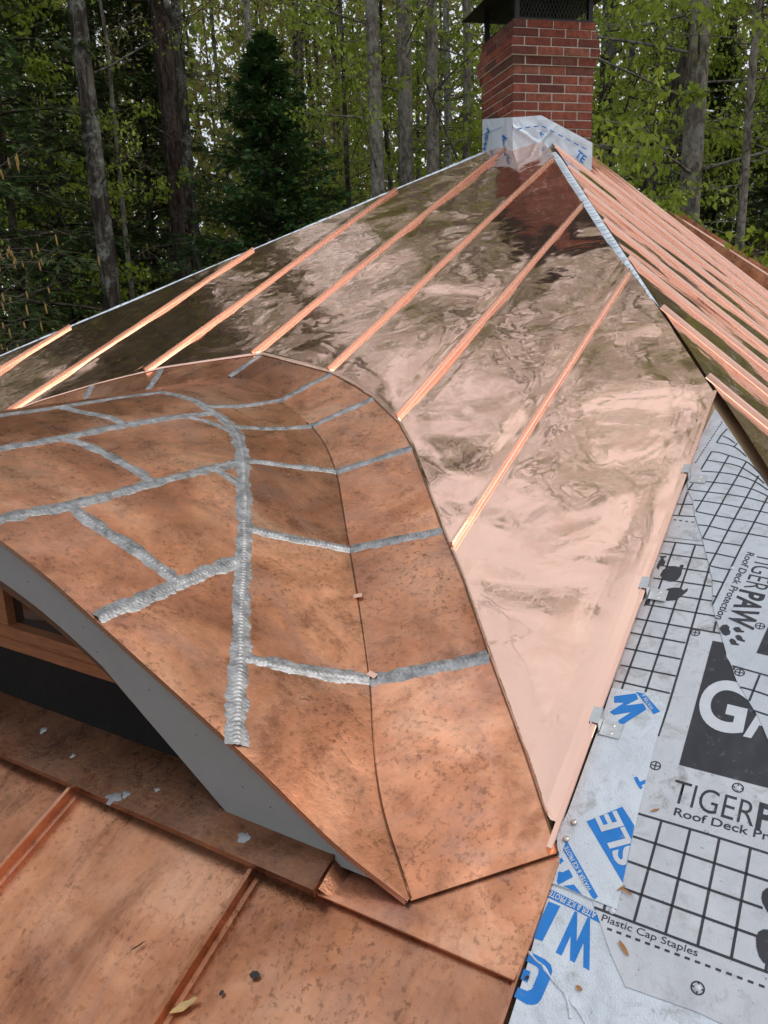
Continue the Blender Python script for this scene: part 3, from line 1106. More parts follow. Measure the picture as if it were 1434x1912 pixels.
# stray solder dabs on the apron
for q, (x, s, r) in enumerate(((-1.235, 0.452, 0.016), (-1.215, 0.468, 0.010), (-0.905, 0.478, 0.012), (-1.42, 0.50, 0.007), (-1.155, 0.50, 0.006), (-1.56, 0.53, 0.010))):
    ha = 0.0432 - 0.060 * (s - 0.4405)
    V = [PS(x, s, ha + 0.0028)]
    for i in range(14):
        a = i / 14 * 2 * math.pi
        rr = r * (0.7 + 0.9 * abs(vnoise(i * 0.9, q * 3.1, 95)) * 2)
        V.append(PS(x + rr * math.cos(a), s + rr * 0.8 * math.sin(a), ha))
    mesh('solder_dab', V, [(0, i + 1, (i + 1) % 14 + 1) for i in range(14)], MAT['dabs'], dormer, True)
# bent copper tabs left at the valley
for x, s, a in ((-1.041, 1.150, 0.5), (-0.872, 0.925, -0.2)):
    V, F = [], []
    ca, sa = math.cos(a), math.sin(a)
    box(V, F, (-0.012, -0.007, 0.0), (0.012, 0.007, 0.0012), lambda p: PS(x + p[0] * ca - p[1] * sa, s + p[0] * sa + p[1] * ca, SKIN + 0.003 + p[2] + 0.3 * abs(p[0])))
    mesh('copper_tab', V, F, MAT['seam'], dormer)

# ------------------------------------------------------------------ chimney
chim = hpart('chimney', 'red brick chimney with stepped top courses')
C0 = Vector((-2.274, 5.095, 0))
EF = Vector((0.70711, 0.70711, 0)); EL = Vector((-0.70711, 0.70711, 0))
CW = 0.606
CH = 0.0567
CTOP = 2.985
OFFS = {0: 0.0, 1: 0.012, 2: 0.024, 3: 0.029, 4: 0.012}


def CP(u, v, z): return C0 + EF * u + EL * v + Vector((0, 0, z))


brick_meshes = {}


def brick_at(u0, u1, v0, v1, z0, z1):
    du, dv = round(u1 - u0, 3), round(v1 - v0, 3)
    key = (du, dv)
    if key not in brick_meshes:
        bm = bmesh.new()
        bmesh.ops.create_cube(bm, size=1.0)
        for vv in bm.verts:
            p = CP(vv.co.x * du, vv.co.y * dv, vv.co.z * (CH - 0.0095)) - C0
            vv.co = p
        bmesh.ops.bevel(bm, geom=list(bm.edges), offset=0.0018, segments=1, affect='EDGES')
        me = bpy.data.meshes.new('brick')
        bm.to_mesh(me); bm.free()
        me.materials.append(MAT['brick'])
        brick_meshes[key] = me
    o = link('brick', brick_meshes[key], chim)
    j = lambda: random.uniform(-0.0015, 0.0015)
    o.location = CP((u0 + u1) / 2 + j(), (v0 + v1) / 2 + j(), (z0 + z1) / 2 + j() * 0.5)
    o.rotation_euler = (j() * 3, j() * 3, j() * 3)


D_ = 0.090
for c in range(17):
    z1 = CTOP - c * CH
    z0 = z1 - CH + 0.0095
    o = OFFS.get(c, 0.0)
    lo_, hi_ = -o, CW + o
    full = 0.187
    # front face (along EF, v = lo_)
    def run(start):
        out = []
        p = start
        while p < hi_ - 0.03:
            q = min(p + full, hi_)
            if hi_ - q < 0.045: q = hi_
            out.append((p, q)); p = q + 0.0105
        return out
    if c % 2 == 1:
        for a, b2 in run(lo_): brick_at(a, b2, lo_, lo_ + D_, z0, z1)
        for a, b2 in run(lo_ + D_ + 0.0105): brick_at(lo_, lo_ + D_, a, b2, z0, z1)
    else:
        for a, b2 in run(lo_): brick_at(lo_, lo_ + D_, a, b2, z0, z1)
        for a, b2 in run(lo_ + D_ + 0.0105): brick_at(a, b2, lo_, lo_ + D_, z0, z1)
V, F = [], []
box(V, F, (0.006, 0.006, 1.7), (CW - 0.004, CW - 0.004, CTOP - 5 * CH + 0.002), lambda p: tuple(CP(*p)))
for c in range(5):
    o = OFFS[c] - 0.006
    box(V, F, (-o, -o, CTOP - (c + 1) * CH + 0.004), (CW + o, CW + o, CTOP - c * CH + 0.003 - (0.004 if c == 0 else 0)), lambda p: tuple(CP(*p)))
mesh('mortar_core', V, F, MAT['mortar'], chim)

# ================================================================== THINGS ON THE ROOF
# ---- chimney cap
cap = empty('chimney_cap', CP(CW / 2, CW / 2, CTOP))
tag(cap, 'black steel mesh chimney cap with overhanging hood on the brick chimney', 'chimney cap')
CO = Vector(cap.location)


def capmesh(name, V, F, mat='black_metal'):
    return mesh(name, [tuple(Vector(v) - CO) for v in V], F, MAT[mat], cap)


V, F = [], []
i0, i1 = 0.010, CW - 0.010
for a in ((i0, i0, i1, i0 + 0.03), (i0, i1 - 0.03, i1, i1), (i0, i0 + 0.03, i0 + 0.03, i1 - 0.03), (i1 - 0.03, i0 + 0.03, i1, i1 - 0.03)):
    box(V, F, (a[0], a[1], CTOP + 0.001), (a[2], a[3], CTOP + 0.014), lambda p: tuple(CP(*p)))
capmesh('base_frame', V, F)
CAPH = 0.30
for u, v in ((i0 + 0.004, i0 + 0.004), (i1 - 0.036, i0 + 0.004), (i0 + 0.004, i1 - 0.036), (i1 - 0.036, i1 - 0.036)):
    V, F = [], []
    box(V, F, (u, v, CTOP + 0.0145), (u + 0.032, v + 0.032, CTOP + CAPH), lambda p: tuple(CP(*p)))
    capmesh('post', V, F)


def diamond(fn, wid, hgt):
    V, F = [], []
    cw, chh, t = 0.026, 0.052, 0.0016
    nu, nv = int(wid / cw), int(hgt / chh)
    for i in range(nu):
        for j in range(nv):
            for (a, b2) in (((0, .5), (.5, 0)), ((.5, 0), (1, .5)), ((1, .5), (.5, 1)), ((.5, 1), (0, .5))):
                pa = Vector(((i + a[0]) * cw, (j + a[1]) * chh)); pb = Vector(((i + b2[0]) * cw, (j + b2[1]) * chh))
                d = (pb - pa).normalized(); nn = Vector((-d.y, d.x)) * t
                b = len(V)
                for p in (pa + nn, pa - nn, pb - nn, pb + nn): V.append(fn(p.x, p.y))
                F.append((b, b + 1, b + 2, b + 3))
    return V, F


sp = CW - 0.09
for fn in (lambda a, z: tuple(CP(0.045 + a, 0.030, CTOP + 0.015 + z)), lambda a, z: tuple(CP(0.030, 0.045 + a, CTOP + 0.015 + z)),
           lambda a, z: tuple(CP(0.045 + a, CW - 0.030, CTOP + 0.015 + z)), lambda a, z: tuple(CP(CW - 0.030, 0.045 + a, CTOP + 0.015 + z))):
    V, F = diamond(fn, sp, CAPH - 0.02)
    capmesh('mesh_screen', V, F)
V = []
for z, g in ((CTOP + CAPH * 0.62, 0.115), (CTOP + CAPH * 0.62 + 0.006, 0.115), (CTOP + CAPH * 0.62 + 0.15, -0.20)):
    for u, v in ((-g, -g), (CW + g, -g), (CW + g, CW + g), (-g, CW + g)): V.append(CP(u, v, z))
F = [(0, 3, 2, 1), (0, 1, 5, 4), (1, 2, 6, 5), (2, 3, 7, 6), (3, 0, 4, 7), (4, 5, 9, 8), (5, 6, 10, 9), (6, 7, 11, 10), (7, 4, 8, 11), (8, 9, 10, 11)]
capmesh('hood', V, F)
V, F = [], []
box(V, F, (0.06, 0.30, CTOP + 0.002), (0.40, 0.55, CTOP + 0.035), lambda p: tuple(CP(*p)))
bm = bmesh.new()
me = bpy.data.meshes.new('clay_flue')
rings = []
for z in (CTOP - 0.02, CTOP + 0.045):
    rings.append([bm.verts.new(CP(CW / 2 + 0.17 * math.cos(a), CW / 2 + 0.17 * math.sin(a), z) - CO) for a in [i / 20 * 2 * math.pi for i in range(20)]])
for i in range(20):
    bm.faces.new((rings[0][i], rings[0][(i + 1) % 20], rings[1][(i + 1) % 20], rings[1][i]))
bm.to_mesh(me); bm.free(); me.materials.append(MAT['mortar'])
link('clay_flue', me, cap)

# ---- membrane wrapped round the chimney foot
wrap = empty('flashing_membrane', (C0.x, C0.y, 2.13))
tag(wrap, 'creased white membrane with blue print wrapped round the foot of the chimney', 'membrane')
WO = Vector(wrap.location)


def wrapmesh(name, V, F, mat, smooth=False):
    return mesh(name, [tuple(Vector(v) - WO) for v in V], F, MAT[mat], wrap, smooth)


def front_top(u):
    return 2.375 + (2.392 - 2.375) * u / 0.21 if u < 0.21 else 2.392 - (u - 0.21) / 0.40 * 0.172


def left_top(v): return 2.378 + 0.10 * v / 0.57


def crease_n(u, z, seed):
    d = 0.014 * abs(vnoise((u * 1.2 + z) * 11, (z - u) * 5, seed)) + 0.010 * vnoise(u * 20, z * 16, seed + 1)
    ridge = 0.016 * math.exp(-((z - 2.30 + (u - 0.02) * 0.55) / 0.012) ** 2) * (u < 0.26)
    ridge += 0.013 * math.exp(-((z - 2.235 - (u - 0.22) * 0.9) / 0.012) ** 2) * (0.16 < u < 0.34)
    return d + ridge


V = []
nu, nv = 70, 40
for i in range(nu + 1):
    u = -0.006 + 0.618 * i / nu
    for j in range(nv + 1):
        t = front_top(max(0, u)); z = 1.95 + (t - 1.95) * j / nv
        V.append(CP(u, -0.006 - crease_n(u, z, 101) * min(1, (1 - j / nv) * 5 + 0.15), z))
wrapmesh('front_sheet', V, grid_faces(nu, nv), 'flash_sheet', True)
V = []
nu2 = 44
for i in range(nu2 + 1):
    v = -0.007 + 0.58 * i / nu2
    for j in range(nv + 1):
        t = left_top(max(0, v)); z = 2.0 + (t - 2.0) * j / nv
        V.append(CP(-0.006 - 0.25 * crease_n(v + 3, z, 111), v, z))
wrapmesh('side_sheet', V, grid_faces(nu2, nv), 'flash_sheet', True)
V, F = [], []
for i in range(9):           # dashed print line on the front
    for face, a0, a1 in (('f', 0.02 + i * 0.062, 0.055 + i * 0.062),):
        zz = lambda u: front_top(u) - 0.078 + 0.03 * max(0, (0.1 - u)) * -3
        b = len(V)
        for (u, dz) in ((a0, 0), (a1, 0), (a1, 0.008), (a0, 0.008)):
            V.append(CP(u, -0.032, zz(u) + dz))
        F.append((b, b + 1, b + 2, b + 3))
for i in range(11):
    a0 = 0.17 + i * 0.036
    b = len(V)
    for (v, dz) in ((a0, 0), (a0 + 0.022, 0), (a0 + 0.022, 0.006), (a0, 0.006)):
        V.append(CP(-0.0155, v, 2.335 + 0.05 * v + dz))
    F.append((b, b + 3, b + 2, b + 1))
wrapmesh('dashed_print', V, F, 'blue')
for body, fr, fu, fz, an, sz, mt in (('TE', 'f', 0.46, 2.125, -0.62, 0.075, 'blue'), ('R', 'f', 0.20, 2.245, 0.6, 0.045, 'blue'), ('WIN', 'l', 0.50, 2.235, 1.0, 0.080, 'blue'), ('A', 'l', 0.13, 2.215, 0.7, 0.10, 'blue')):
    tm_ = bpy.data.curves.new('lettering', 'FONT'); tm_.body = body; tm_.offset = 0.03; tm_.resolution_u = 3
    to = bpy.data.objects.new('lettering', tm_); COL.objects.link(to)
    me = bpy.data.meshes.new_from_object(to); bpy.data.objects.remove(to)
    ca, sa = math.cos(an), math.sin(an)
    for v in me.vertices:
        a, z = (v.co.x * ca - v.co.y * sa) * sz, (v.co.x * sa + v.co.y * ca) * sz
        v.co = (CP(fu + a, -0.036, fz + z) if fr == 'f' else CP(-0.0165, fu - a, fz + z)) - WO
    me.materials.clear(); me.materials.append(MAT[mt])
    link('lettering', me, wrap)

# ---- print helpers on the slope
def text_mesh(body, weight):
    cu = bpy.data.curves.new('lettering', 'FONT')
    cu.body = body
    cu.size = 1.0
    cu.offset = [-0.006, 0.012, 0.030, 0.055][int(weight)] if weight in (0, 1, 2, 3) else (0.004 if weight < 1 else 0.02)
    cu.resolution_u = 8 if len(body) < 4 else 4
    o = bpy.data.objects.new('lettering', cu)
    COL.objects.link(o)
    me = bpy.data.meshes.new_from_object(o)
    bpy.data.objects.remove(o)
    return me


def place_text(spec, h, mat, parent, name='lettering', org=Vector((0, 0, 0))):
    body, weight, (bl, br, tl) = spec
    me = text_mesh(body, weight)
    xsv = [v.co.x for v in me.vertices]
    x0, x1 = min(xsv), max(xsv)
    cap_h = 0.70
    for v in me.vertices:
        u = (v.co.x - x0) / (x1 - x0); w = v.co.y / cap_h
        x = bl[0] + (br[0] - bl[0]) * u + (tl[0] - bl[0]) * w
        s = bl[1] + (br[1] - bl[1]) * u + (tl[1] - bl[1]) * w
        v.co = Vector(PS(x, s, h)) - org
    me.materials.clear()
    me.materials.append(mat)
    me.update()
    return link(name, me, parent)


def poly_on(name, pts, h, mat, parent, org):
    bm = bmesh.new()
    vs = [bm.verts.new(Vector(PS(x, s, h)) - org) for x, s in pts]
    f = bm.faces.new(vs)
    f.normal_update()
    if f.normal.z < 0: f.normal_flip()
    bmesh.ops.triangulate(bm, faces=[f])
    me = bpy.data.meshes.new(name)
    bm.to_mesh(me); bm.free()
    me.materials.append(mat)
    return link(name, me, parent)


def line_on(V, F, pts, w, h, org):
    n = len(pts)
    b = len(V)
    for i, p in enumerate(pts):
        a, c = pts[max(0, i - 1)], pts[min(n - 1, i + 1)]
        d = Vector((c[0] - a[0], c[1] - a[1])).normalized()
        nn = Vector((-d.y, d.x)) * w / 2
        V.append(Vector(PS(p[0] + nn.x, p[1] + nn.y, h)) - org)
        V.append(Vector(PS(p[0] - nn.x, p[1] - nn.y, h)) - org)
    for i in range(n - 1):
        F.append((b + 2 * i, b + 2 * i + 1, b + 2 * i + 3, b + 2 * i + 2))


def smooth_line(pl):
    return smooth_pl(pl) if len(pl) > 3 else pl


def slab(name, pts, h0, h1, mat, parent, org):
    """sheet with its real thickness and a cut edge"""
    n = len(pts)
    bm = bmesh.new()
    top = [bm.verts.new(Vector(PS(x, s, h1)) - org) for x, s in pts]
    bot = [bm.verts.new(Vector(PS(x, s, h0)) - org) for x, s in pts]
    f = bm.faces.new(top)
    f.normal_update()
    if f.normal.z < 0: f.normal_flip()
    for i in range(n):
        bm.faces.new((top[i], bot[i], bot[(i + 1) % n], top[(i + 1) % n]))
    bmesh.ops.triangulate(bm, faces=[f])
    me = bpy.data.meshes.new(name)
    bm.to_mesh(me); bm.free()
    me.materials.append(mat)
    return link(name, me, parent)


def sheet(name, label, pts, h0, h1, mat, cat):
    cxm = sum(p[0] for p in pts) / len(pts); csm = sum(p[1] for p in pts) / len(pts)
    e = empty(name, PS(cxm, csm, h0))
    tag(e, label, cat)
    org = Vector(e.location)
    slab('film', pts, h0, h1, mat, e, org)
    return e, org


lines_A = [[(-0.2115,0.7903),(-0.2121,0.6049)],[(-0.1644,0.7906),(-0.1642,0.6043)],[(-0.1179,0.7893),(-0.1171,0.6027)],[(-0.0702,0.7883),(-0.07,0.6028)],[(-0.2605,0.6138),(-0.2598,0.6048)],[(-0.0237,0.7877),(-0.0233,0.6026)],[(-0.2515,0.7908),(-0.1369,0.791),(-0.0441,0.7889),(-0.0083,0.7877)],[(-0.249,0.7456),(-0.1973,0.7449),(-0.0382,0.7418),(-0.0033,0.7409)],[(-0.2458,0.6988),(-0.0397,0.6951)],[(-0.2423,0.6507),(-0.041,0.649)],[(-0.2752,0.6037),(-0.2119,0.603),(-0.0227,0.6021),(0.0116,0.6022)],[(-0.3438,1.5376),(-0.3455,1.3351),(-0.3487,1.0555)],[(-0.2982,1.5361),(-0.3029,1.0603)],[(-0.2533,1.4651),(-0.2536,1.0386),(-0.2559,0.9627)],[(-0.2094,1.2919),(-0.2086,1.2607)],[(-0.3688,1.4895),(-0.262,1.49)],[(-0.3553,1.446),(-0.2492,1.4459)],[(-0.3651,1.3988),(-0.2374,1.3997)],[(-0.3481,1.3515),(-0.2931,1.3519),(-0.2281,1.353)],[(-0.3617,1.3081),(-0.2133,1.308)],[(-0.3699,1.2592),(-0.195,1.2592)],[(-0.3704,1.2143),(-0.257,1.2136)],[(-0.3698,1.1665),(-0.2564,1.1661)],[(-0.3672,1.1174),(-0.2565,1.1185)],[(-0.3677,1.073),(-0.2575,1.0712)],[(-0.3713,1.5361),(-0.2793,1.538)],[(-0.3751,1.6902),(-0.3341,1.6959)],[(-0.3755,1.642),(-0.3179,1.647)],[(-0.3578,1.7471),(-0.3583,1.6466)]]
thin_A = [[(-0.3694,1.5521),(-0.2886,1.5533)]]
dash_A = [[(-0.2474,0.5788),(-0.0176,0.58),(0.0139,0.5803)],[(-0.3674,1.6245),(-0.3107,1.6229)]]
sq_A = [(-0.2062,1.2342),(-0.2075,0.9116),(-0.0597,0.9111)]
text_A = [('G', 2, [(-0.201, 1.0151), (-0.1155, 1.0121), (-0.2005, 1.133)]), ('A', 2, [(-0.1139, 1.0126), (-0.0494, 1.0133), (-0.1079, 1.1288)])]
text_Ab = [('TIGER', 0, [(-0.2064, 0.8326), (-0.072, 0.8287), (-0.206, 0.8809)]), ('PAW', 2, [(-0.0689, 0.8287), (0.0459, 0.8256), (-0.0688, 0.8789)]), ('Roof Deck Protection', 1, [(-0.1955, 0.8079), (0.044, 0.814), (-0.1954, 0.8236)]), ('Plastic Cap Staples', 0.5, [(-0.2595, 0.5875), (-0.1149, 0.5874), (-0.2593, 0.5986)])]
cap_marks = [((-0.2459,0.8966),'A'),((-0.1057,0.8962),'A'),((-0.2434,1.2484),'A'),((-0.1059,0.5436),'A'),((-0.1428,1.1596),'B'),((-0.1242,1.2984),'B')]
paw_A = [[(-0.3528,1.4118),(-0.3499,1.4329),(-0.3378,1.4479),(-0.3257,1.4507),(-0.3176,1.4484),(-0.316,1.459),(-0.3084,1.4587),(-0.3089,1.4422),(-0.3077,1.4243),(-0.3113,1.4056),(-0.324,1.3947),(-0.3406,1.3967)],[(-0.3362,1.3375),(-0.3332,1.3573),(-0.3262,1.3706),(-0.313,1.3777),(-0.2999,1.3797),(-0.2923,1.3723),(-0.2846,1.3826),(-0.2836,1.3713),(-0.2879,1.3627),(-0.2946,1.3478),(-0.3042,1.336),(-0.3176,1.3307)],[(-0.3667,1.4393),(-0.3662,1.4603),(-0.3635,1.4714),(-0.3686,1.4801),(-0.3603,1.4806),(-0.3532,1.4834),(-0.3533,1.4779),(-0.3586,1.4725),(-0.3506,1.4596),(-0.3516,1.4469),(-0.3598,1.443),(-0.3604,1.4284)],[(-0.3635,1.3005),(-0.3638,1.3173),(-0.3604,1.3296),(-0.3541,1.3235),(-0.3527,1.3125)],[(-0.0413,0.7034),(-0.0437,0.7108),(-0.0436,0.7209),(-0.039,0.7286),(-0.0313,0.7341),(-0.0225,0.7308),(-0.0157,0.72),(-0.0167,0.7049),(-0.0234,0.6925),(-0.0321,0.6907)],[(-0.04,0.6324),(-0.0424,0.6453),(-0.0405,0.6562),(-0.0346,0.6625),(-0.0255,0.6654),(-0.0177,0.6568),(-0.0147,0.6427),(-0.0178,0.6249),(-0.0229,0.6138),(-0.0281,0.6132),(-0.0351,0.6208)]]
text_B = [('Roof Deck Protection', 1, [(-0.1824, 1.5332), (-0.2125, 1.2994), (-0.1663, 1.5292)]), ('TIGER', 0, [(-0.1596, 1.5327), (-0.1725, 1.4097), (-0.1121, 1.5269)]), ('PAW', 2, [(-0.1773, 1.4029), (-0.1855, 1.289), (-0.1271, 1.3965)])]
paw_B = [[(-0.1993,1.2716),(-0.1945,1.2832),(-0.1872,1.2861),(-0.1807,1.28),(-0.1807,1.2731),(-0.1765,1.2675),(-0.1763,1.2591),(-0.183,1.2533),(-0.1899,1.2554),(-0.1944,1.2626)],[(-0.1736,1.2767),(-0.1702,1.2828),(-0.1628,1.2848),(-0.1561,1.2764),(-0.1513,1.276),(-0.1511,1.272),(-0.1563,1.2706),(-0.1658,1.2687)],[(-0.1661,1.2568),(-0.1615,1.2621),(-0.1547,1.2599),(-0.1502,1.2512),(-0.1456,1.2492),(-0.146,1.2448),(-0.1514,1.2453),(-0.1603,1.2468)],[(-0.1752,1.2427),(-0.1714,1.2487),(-0.1644,1.2457),(-0.1598,1.237),(-0.1555,1.2366),(-0.1554,1.2317),(-0.1601,1.232),(-0.1697,1.231)],[(-0.103,1.3126),(-0.1092,1.3007),(-0.1205,1.2205),(-0.0988,1.2188),(-0.0648,1.2159),(-0.0749,1.3065)]]
lines_B = [[(-0.3438,1.8515),(-0.3326,1.9416)],[(-0.3575,1.7524),(-0.351,1.7843)],[(-0.3218,1.6676),(-0.3008,1.8079),(-0.2858,1.9282)],[(-0.2864,1.5625),(-0.2642,1.7359),(-0.2388,1.9045)],[(-0.254,1.4662),(-0.2296,1.65),(-0.2005,1.8442)],[(-0.2247,1.3405),(-0.1974,1.5532),(-0.1672,1.7575)],[(-0.3326,1.9416),(-0.3104,1.9389),(-0.2858,1.9282),(-0.2388,1.9045),(-0.2025,1.8594),(-0.1742,1.8128)],[(-0.3364,1.8974),(-0.2926,1.8915),(-0.2515,1.8785),(-0.205,1.8384),(-0.1829,1.8114)],[(-0.341,1.8439),(-0.2988,1.8449),(-0.2536,1.8386),(-0.2075,1.8176),(-0.1705,1.7837)],[(-0.3367,1.798),(-0.3031,1.7972),(-0.2575,1.7943),(-0.2078,1.7824),(-0.1672,1.7575)],[(-0.3552,1.7554),(-0.3104,1.7528),(-0.2653,1.7504),(-0.2155,1.7443),(-0.1636,1.7295)],[(-0.3356,1.7112),(-0.3166,1.712),(-0.2703,1.7081),(-0.2219,1.7002),(-0.175,1.6924),(-0.1584,1.6886)],[(-0.3214,1.6653),(-0.2749,1.6575),(-0.23,1.6522),(-0.1839,1.6474),(-0.1523,1.6402)],[(-0.3061,1.6123),(-0.2813,1.6126),(-0.235,1.6039),(-0.1895,1.5999),(-0.1466,1.5957),(-0.1306,1.5938)],[(-0.2864,1.5625),(-0.2396,1.5549),(-0.1974,1.5532)],[(-0.2697,1.5124),(-0.2486,1.5127),(-0.2024,1.5063)],[(-0.2528,1.4665),(-0.2316,1.4633),(-0.2099,1.4622)],[(-0.2394,1.418),(-0.2154,1.4159)],[(-0.2294,1.367),(-0.2212,1.3672)],[(-0.3276,1.9883),(-0.3214,2.0304),(-0.3121,2.0645)],[(-0.3276,1.9883),(-0.2956,1.9807),(-0.2701,1.9639),(-0.2423,1.9286)],[(-0.3175,2.0249),(-0.2993,2.0122),(-0.28,1.9913)],[(-0.2797,1.9712),(-0.2743,1.992)],[(-0.1584,1.1735),(-0.092,1.1654),(-0.0786,1.1634)],[(-0.154,1.1717),(-0.1548,1.1637)],[(-0.1067,1.1641),(-0.1157,1.0924)],[(-0.1362,1.1225),(-0.1128,1.1207),(-0.0857,1.1159),(-0.0725,1.1134)],[(-0.106,1.0723),(-0.0796,1.0681),(-0.0668,1.0659)]]
dash_B = [[(-0.3314,2.0994),(-0.3643,1.8758)]]
poly_A = [(-0.3657,1.846),(-0.3839,1.5377),(-0.3702,1.0907),(-0.359,0.8598),(-0.336,0.7169),(-0.2816,0.6141),(-0.2333,0.5452),(-0.2005,0.5066),(-0.1019,0.5117),(-0.0589,0.5093),(0.46,0.49),(0.225,0.98),(-0.05,1.55),(-0.2704,1.6693)]
poly_B = [(-0.3639,2.1731),(-0.3685,2.102),(-0.3753,1.9972),(-0.3757,1.9048),(-0.378,1.8275),(-0.3552,1.7477),(-0.3392,1.7155),(-0.3111,1.6251),(-0.2857,1.5583),(-0.2532,1.4685),(-0.236,1.4052),(-0.223,1.3373),(-0.2128,1.3046),(-0.1993,1.2716),(-0.1873,1.2394),(-0.1754,1.2067),(-0.1724,1.1947),(-0.1654,1.184),(-0.158,1.1705),(-0.1415,1.1306),(-0.1193,1.0964),(-0.0993,1.066),(-0.0761,1.0196),(-0.057,0.9848),(0.19,0.90),(0.225,0.99),(-0.10,1.655)]
poly_U = [(-0.3679,1.0506),(-0.3548,1.053),(-0.3411,1.0526),(-0.3178,1.0581),(-0.3002,1.0583),(-0.2847,1.0576),(-0.2731,1.0546),(-0.2665,1.0439),(-0.2578,1.0387),(-0.2558,1.0341),(-0.257,0.9636),(-0.2553,0.8981),(-0.252,0.8129),(-0.2497,0.7485),(-0.251,0.7649),(-0.2437,0.6585),(-0.2412,0.6127),(-0.257,0.6138),(-0.2847,0.6148),(-0.3134,0.6171),(-0.3423,0.6174),(-0.3483,0.6169),(-0.3528,0.6159),(-0.3554,0.6636),(-0.3707,0.7042),(-0.3659,0.7503),(-0.3653,0.9352)]
poly_L = [(-0.3689,0.7048),(-0.3542,0.6169),(-0.3455,0.4821),(-0.3424,0.3922),(-0.3414,0.2849),(-0.342,-1.3),(1.28,-1.3),(0.45,0.44),(0.0279,0.5743),(-0.1529,0.578),(-0.2889,0.6518)]
blue_U = [[(-0.3576,1.0309),(-0.3193,1.0506),(-0.3112,1.0381),(-0.3309,1.0146),(-0.2996,1.0299),(-0.2904,1.017),(-0.3269,0.9637),(-0.3347,0.9749),(-0.3161,1.0023),(-0.3458,0.9852),(-0.3555,0.9899),(-0.3351,1.0207),(-0.3533,1.0151)],[(-0.3202,1.0543),(-0.3037,1.0548),(-0.2649,1.0197),(-0.2747,1.0095)],[(-0.2761,0.8585),(-0.2703,0.862),(-0.2631,0.8531),(-0.2548,0.8616),(-0.2539,0.8521),(-0.2591,0.8466),(-0.2555,0.8424),(-0.259,0.838),(-0.2678,0.8472)],[(-0.3295,0.745),(-0.2794,0.7936),(-0.251,0.7649),(-0.2437,0.6585)],[(-0.3513,0.6794),(-0.3516,0.6993),(-0.2742,0.6218),(-0.278,0.6156),(-0.2827,0.6175)],[(-0.3436,0.6223),(-0.3467,0.64),(-0.3397,0.641),(-0.3315,0.6497),(-0.3211,0.6395),(-0.3396,0.618)],[(-0.3318,0.6187),(-0.316,0.6276),(-0.299,0.6162)],[(-0.3515,0.6614),(-0.3491,0.6655),(-0.3439,0.661),(-0.348,0.653)]]
wtext_U = [('WATER &', 1, [(-0.2768, 1.0212), (-0.3034, 1.0534), (-0.2823, 1.0172)]), ('SLE', 2, [(-0.226, 0.7055), (-0.2882, 0.7817), (-0.2569, 0.6828)]), ('WATER & ICE PROTE', 1.5, [(-0.2865, 0.6286), (-0.3461, 0.6888), (-0.2916, 0.6233)])]
btext_L = [('W',3,[(-0.2614,0.5773),(-0.3166,0.5832),(-0.2556,0.5121)])]
blue_L = [[(-0.3464,0.5871),(-0.3264,0.5867),(-0.3349,0.5233),(-0.3509,0.5223),(-0.3495,0.5498)],[(-0.3478,0.5004),(-0.3226,0.4986),(-0.3114,0.4943),(-0.3066,0.4859),(-0.306,0.476),(-0.3092,0.442),(-0.3124,0.4343),(-0.3194,0.4293),(-0.3276,0.4272),(-0.348,0.4298),(-0.3473,0.4443),(-0.3325,0.4449),(-0.3268,0.4501),(-0.3252,0.4753),(-0.3263,0.4807),(-0.3303,0.4835),(-0.3485,0.485)],[(-0.348,0.4732),(-0.3372,0.473),(-0.3361,0.4559),(-0.3478,0.4572)],[(-0.3575,0.6056),(-0.35,0.6077),(-0.307,0.6025),(-0.2668,0.5963),(-0.2598,0.5832),(-0.3061,0.5894),(-0.3516,0.5931)]]
wtext_L = [('ATER & ICE PROTE', 1.5, [(-0.2683, 0.5962), (-0.3486, 0.6057), (-0.2701, 0.5866)])]


def ragged(pts, a0, a1, amp=0.0025, step=0.02, seed=0):
    """torn edges between vertex a0 and a1 of a polygon"""
    out = []
    n = len(pts)
    for i, p in enumerate(pts):
        out.append(p)
        if a0 <= i < a1:
            q = pts[(i + 1) % n]
            L = math.hypot(q[0] - p[0], q[1] - p[1])
            k = int(L / step)
            for j in range(1, k):
                t = j / k
                out.append((p[0] + (q[0] - p[0]) * t + amp * vnoise(j * 1.7, i * 3.3, seed) * 2, p[1] + (q[1] - p[1]) * t + amp * vnoise(j * 1.3, i * 2.3, seed + 1) * 2))
    return out


H_L, H_A, H_B = 0.0008, 0.0022, 0.0042
INK = 0.0005
# lower ice barrier
eL, oL = sheet('ice_barrier_sheet', 'white ice barrier sheet with large blue letters beside the lower copper edge', poly_L, -0.0015, H_L, MAT['white_sheet'], 'membrane')
for p in blue_L: poly_on('blue_print', p, H_L + INK, MAT['blue'], eL, oL)
for sp_ in btext_L: place_text(sp_, H_L + INK, MAT['blue'], eL, 'lettering', oL)
for sp_ in wtext_L: place_text(sp_, H_L + 2 * INK, MAT['pale_print'], eL, 'lettering', oL)
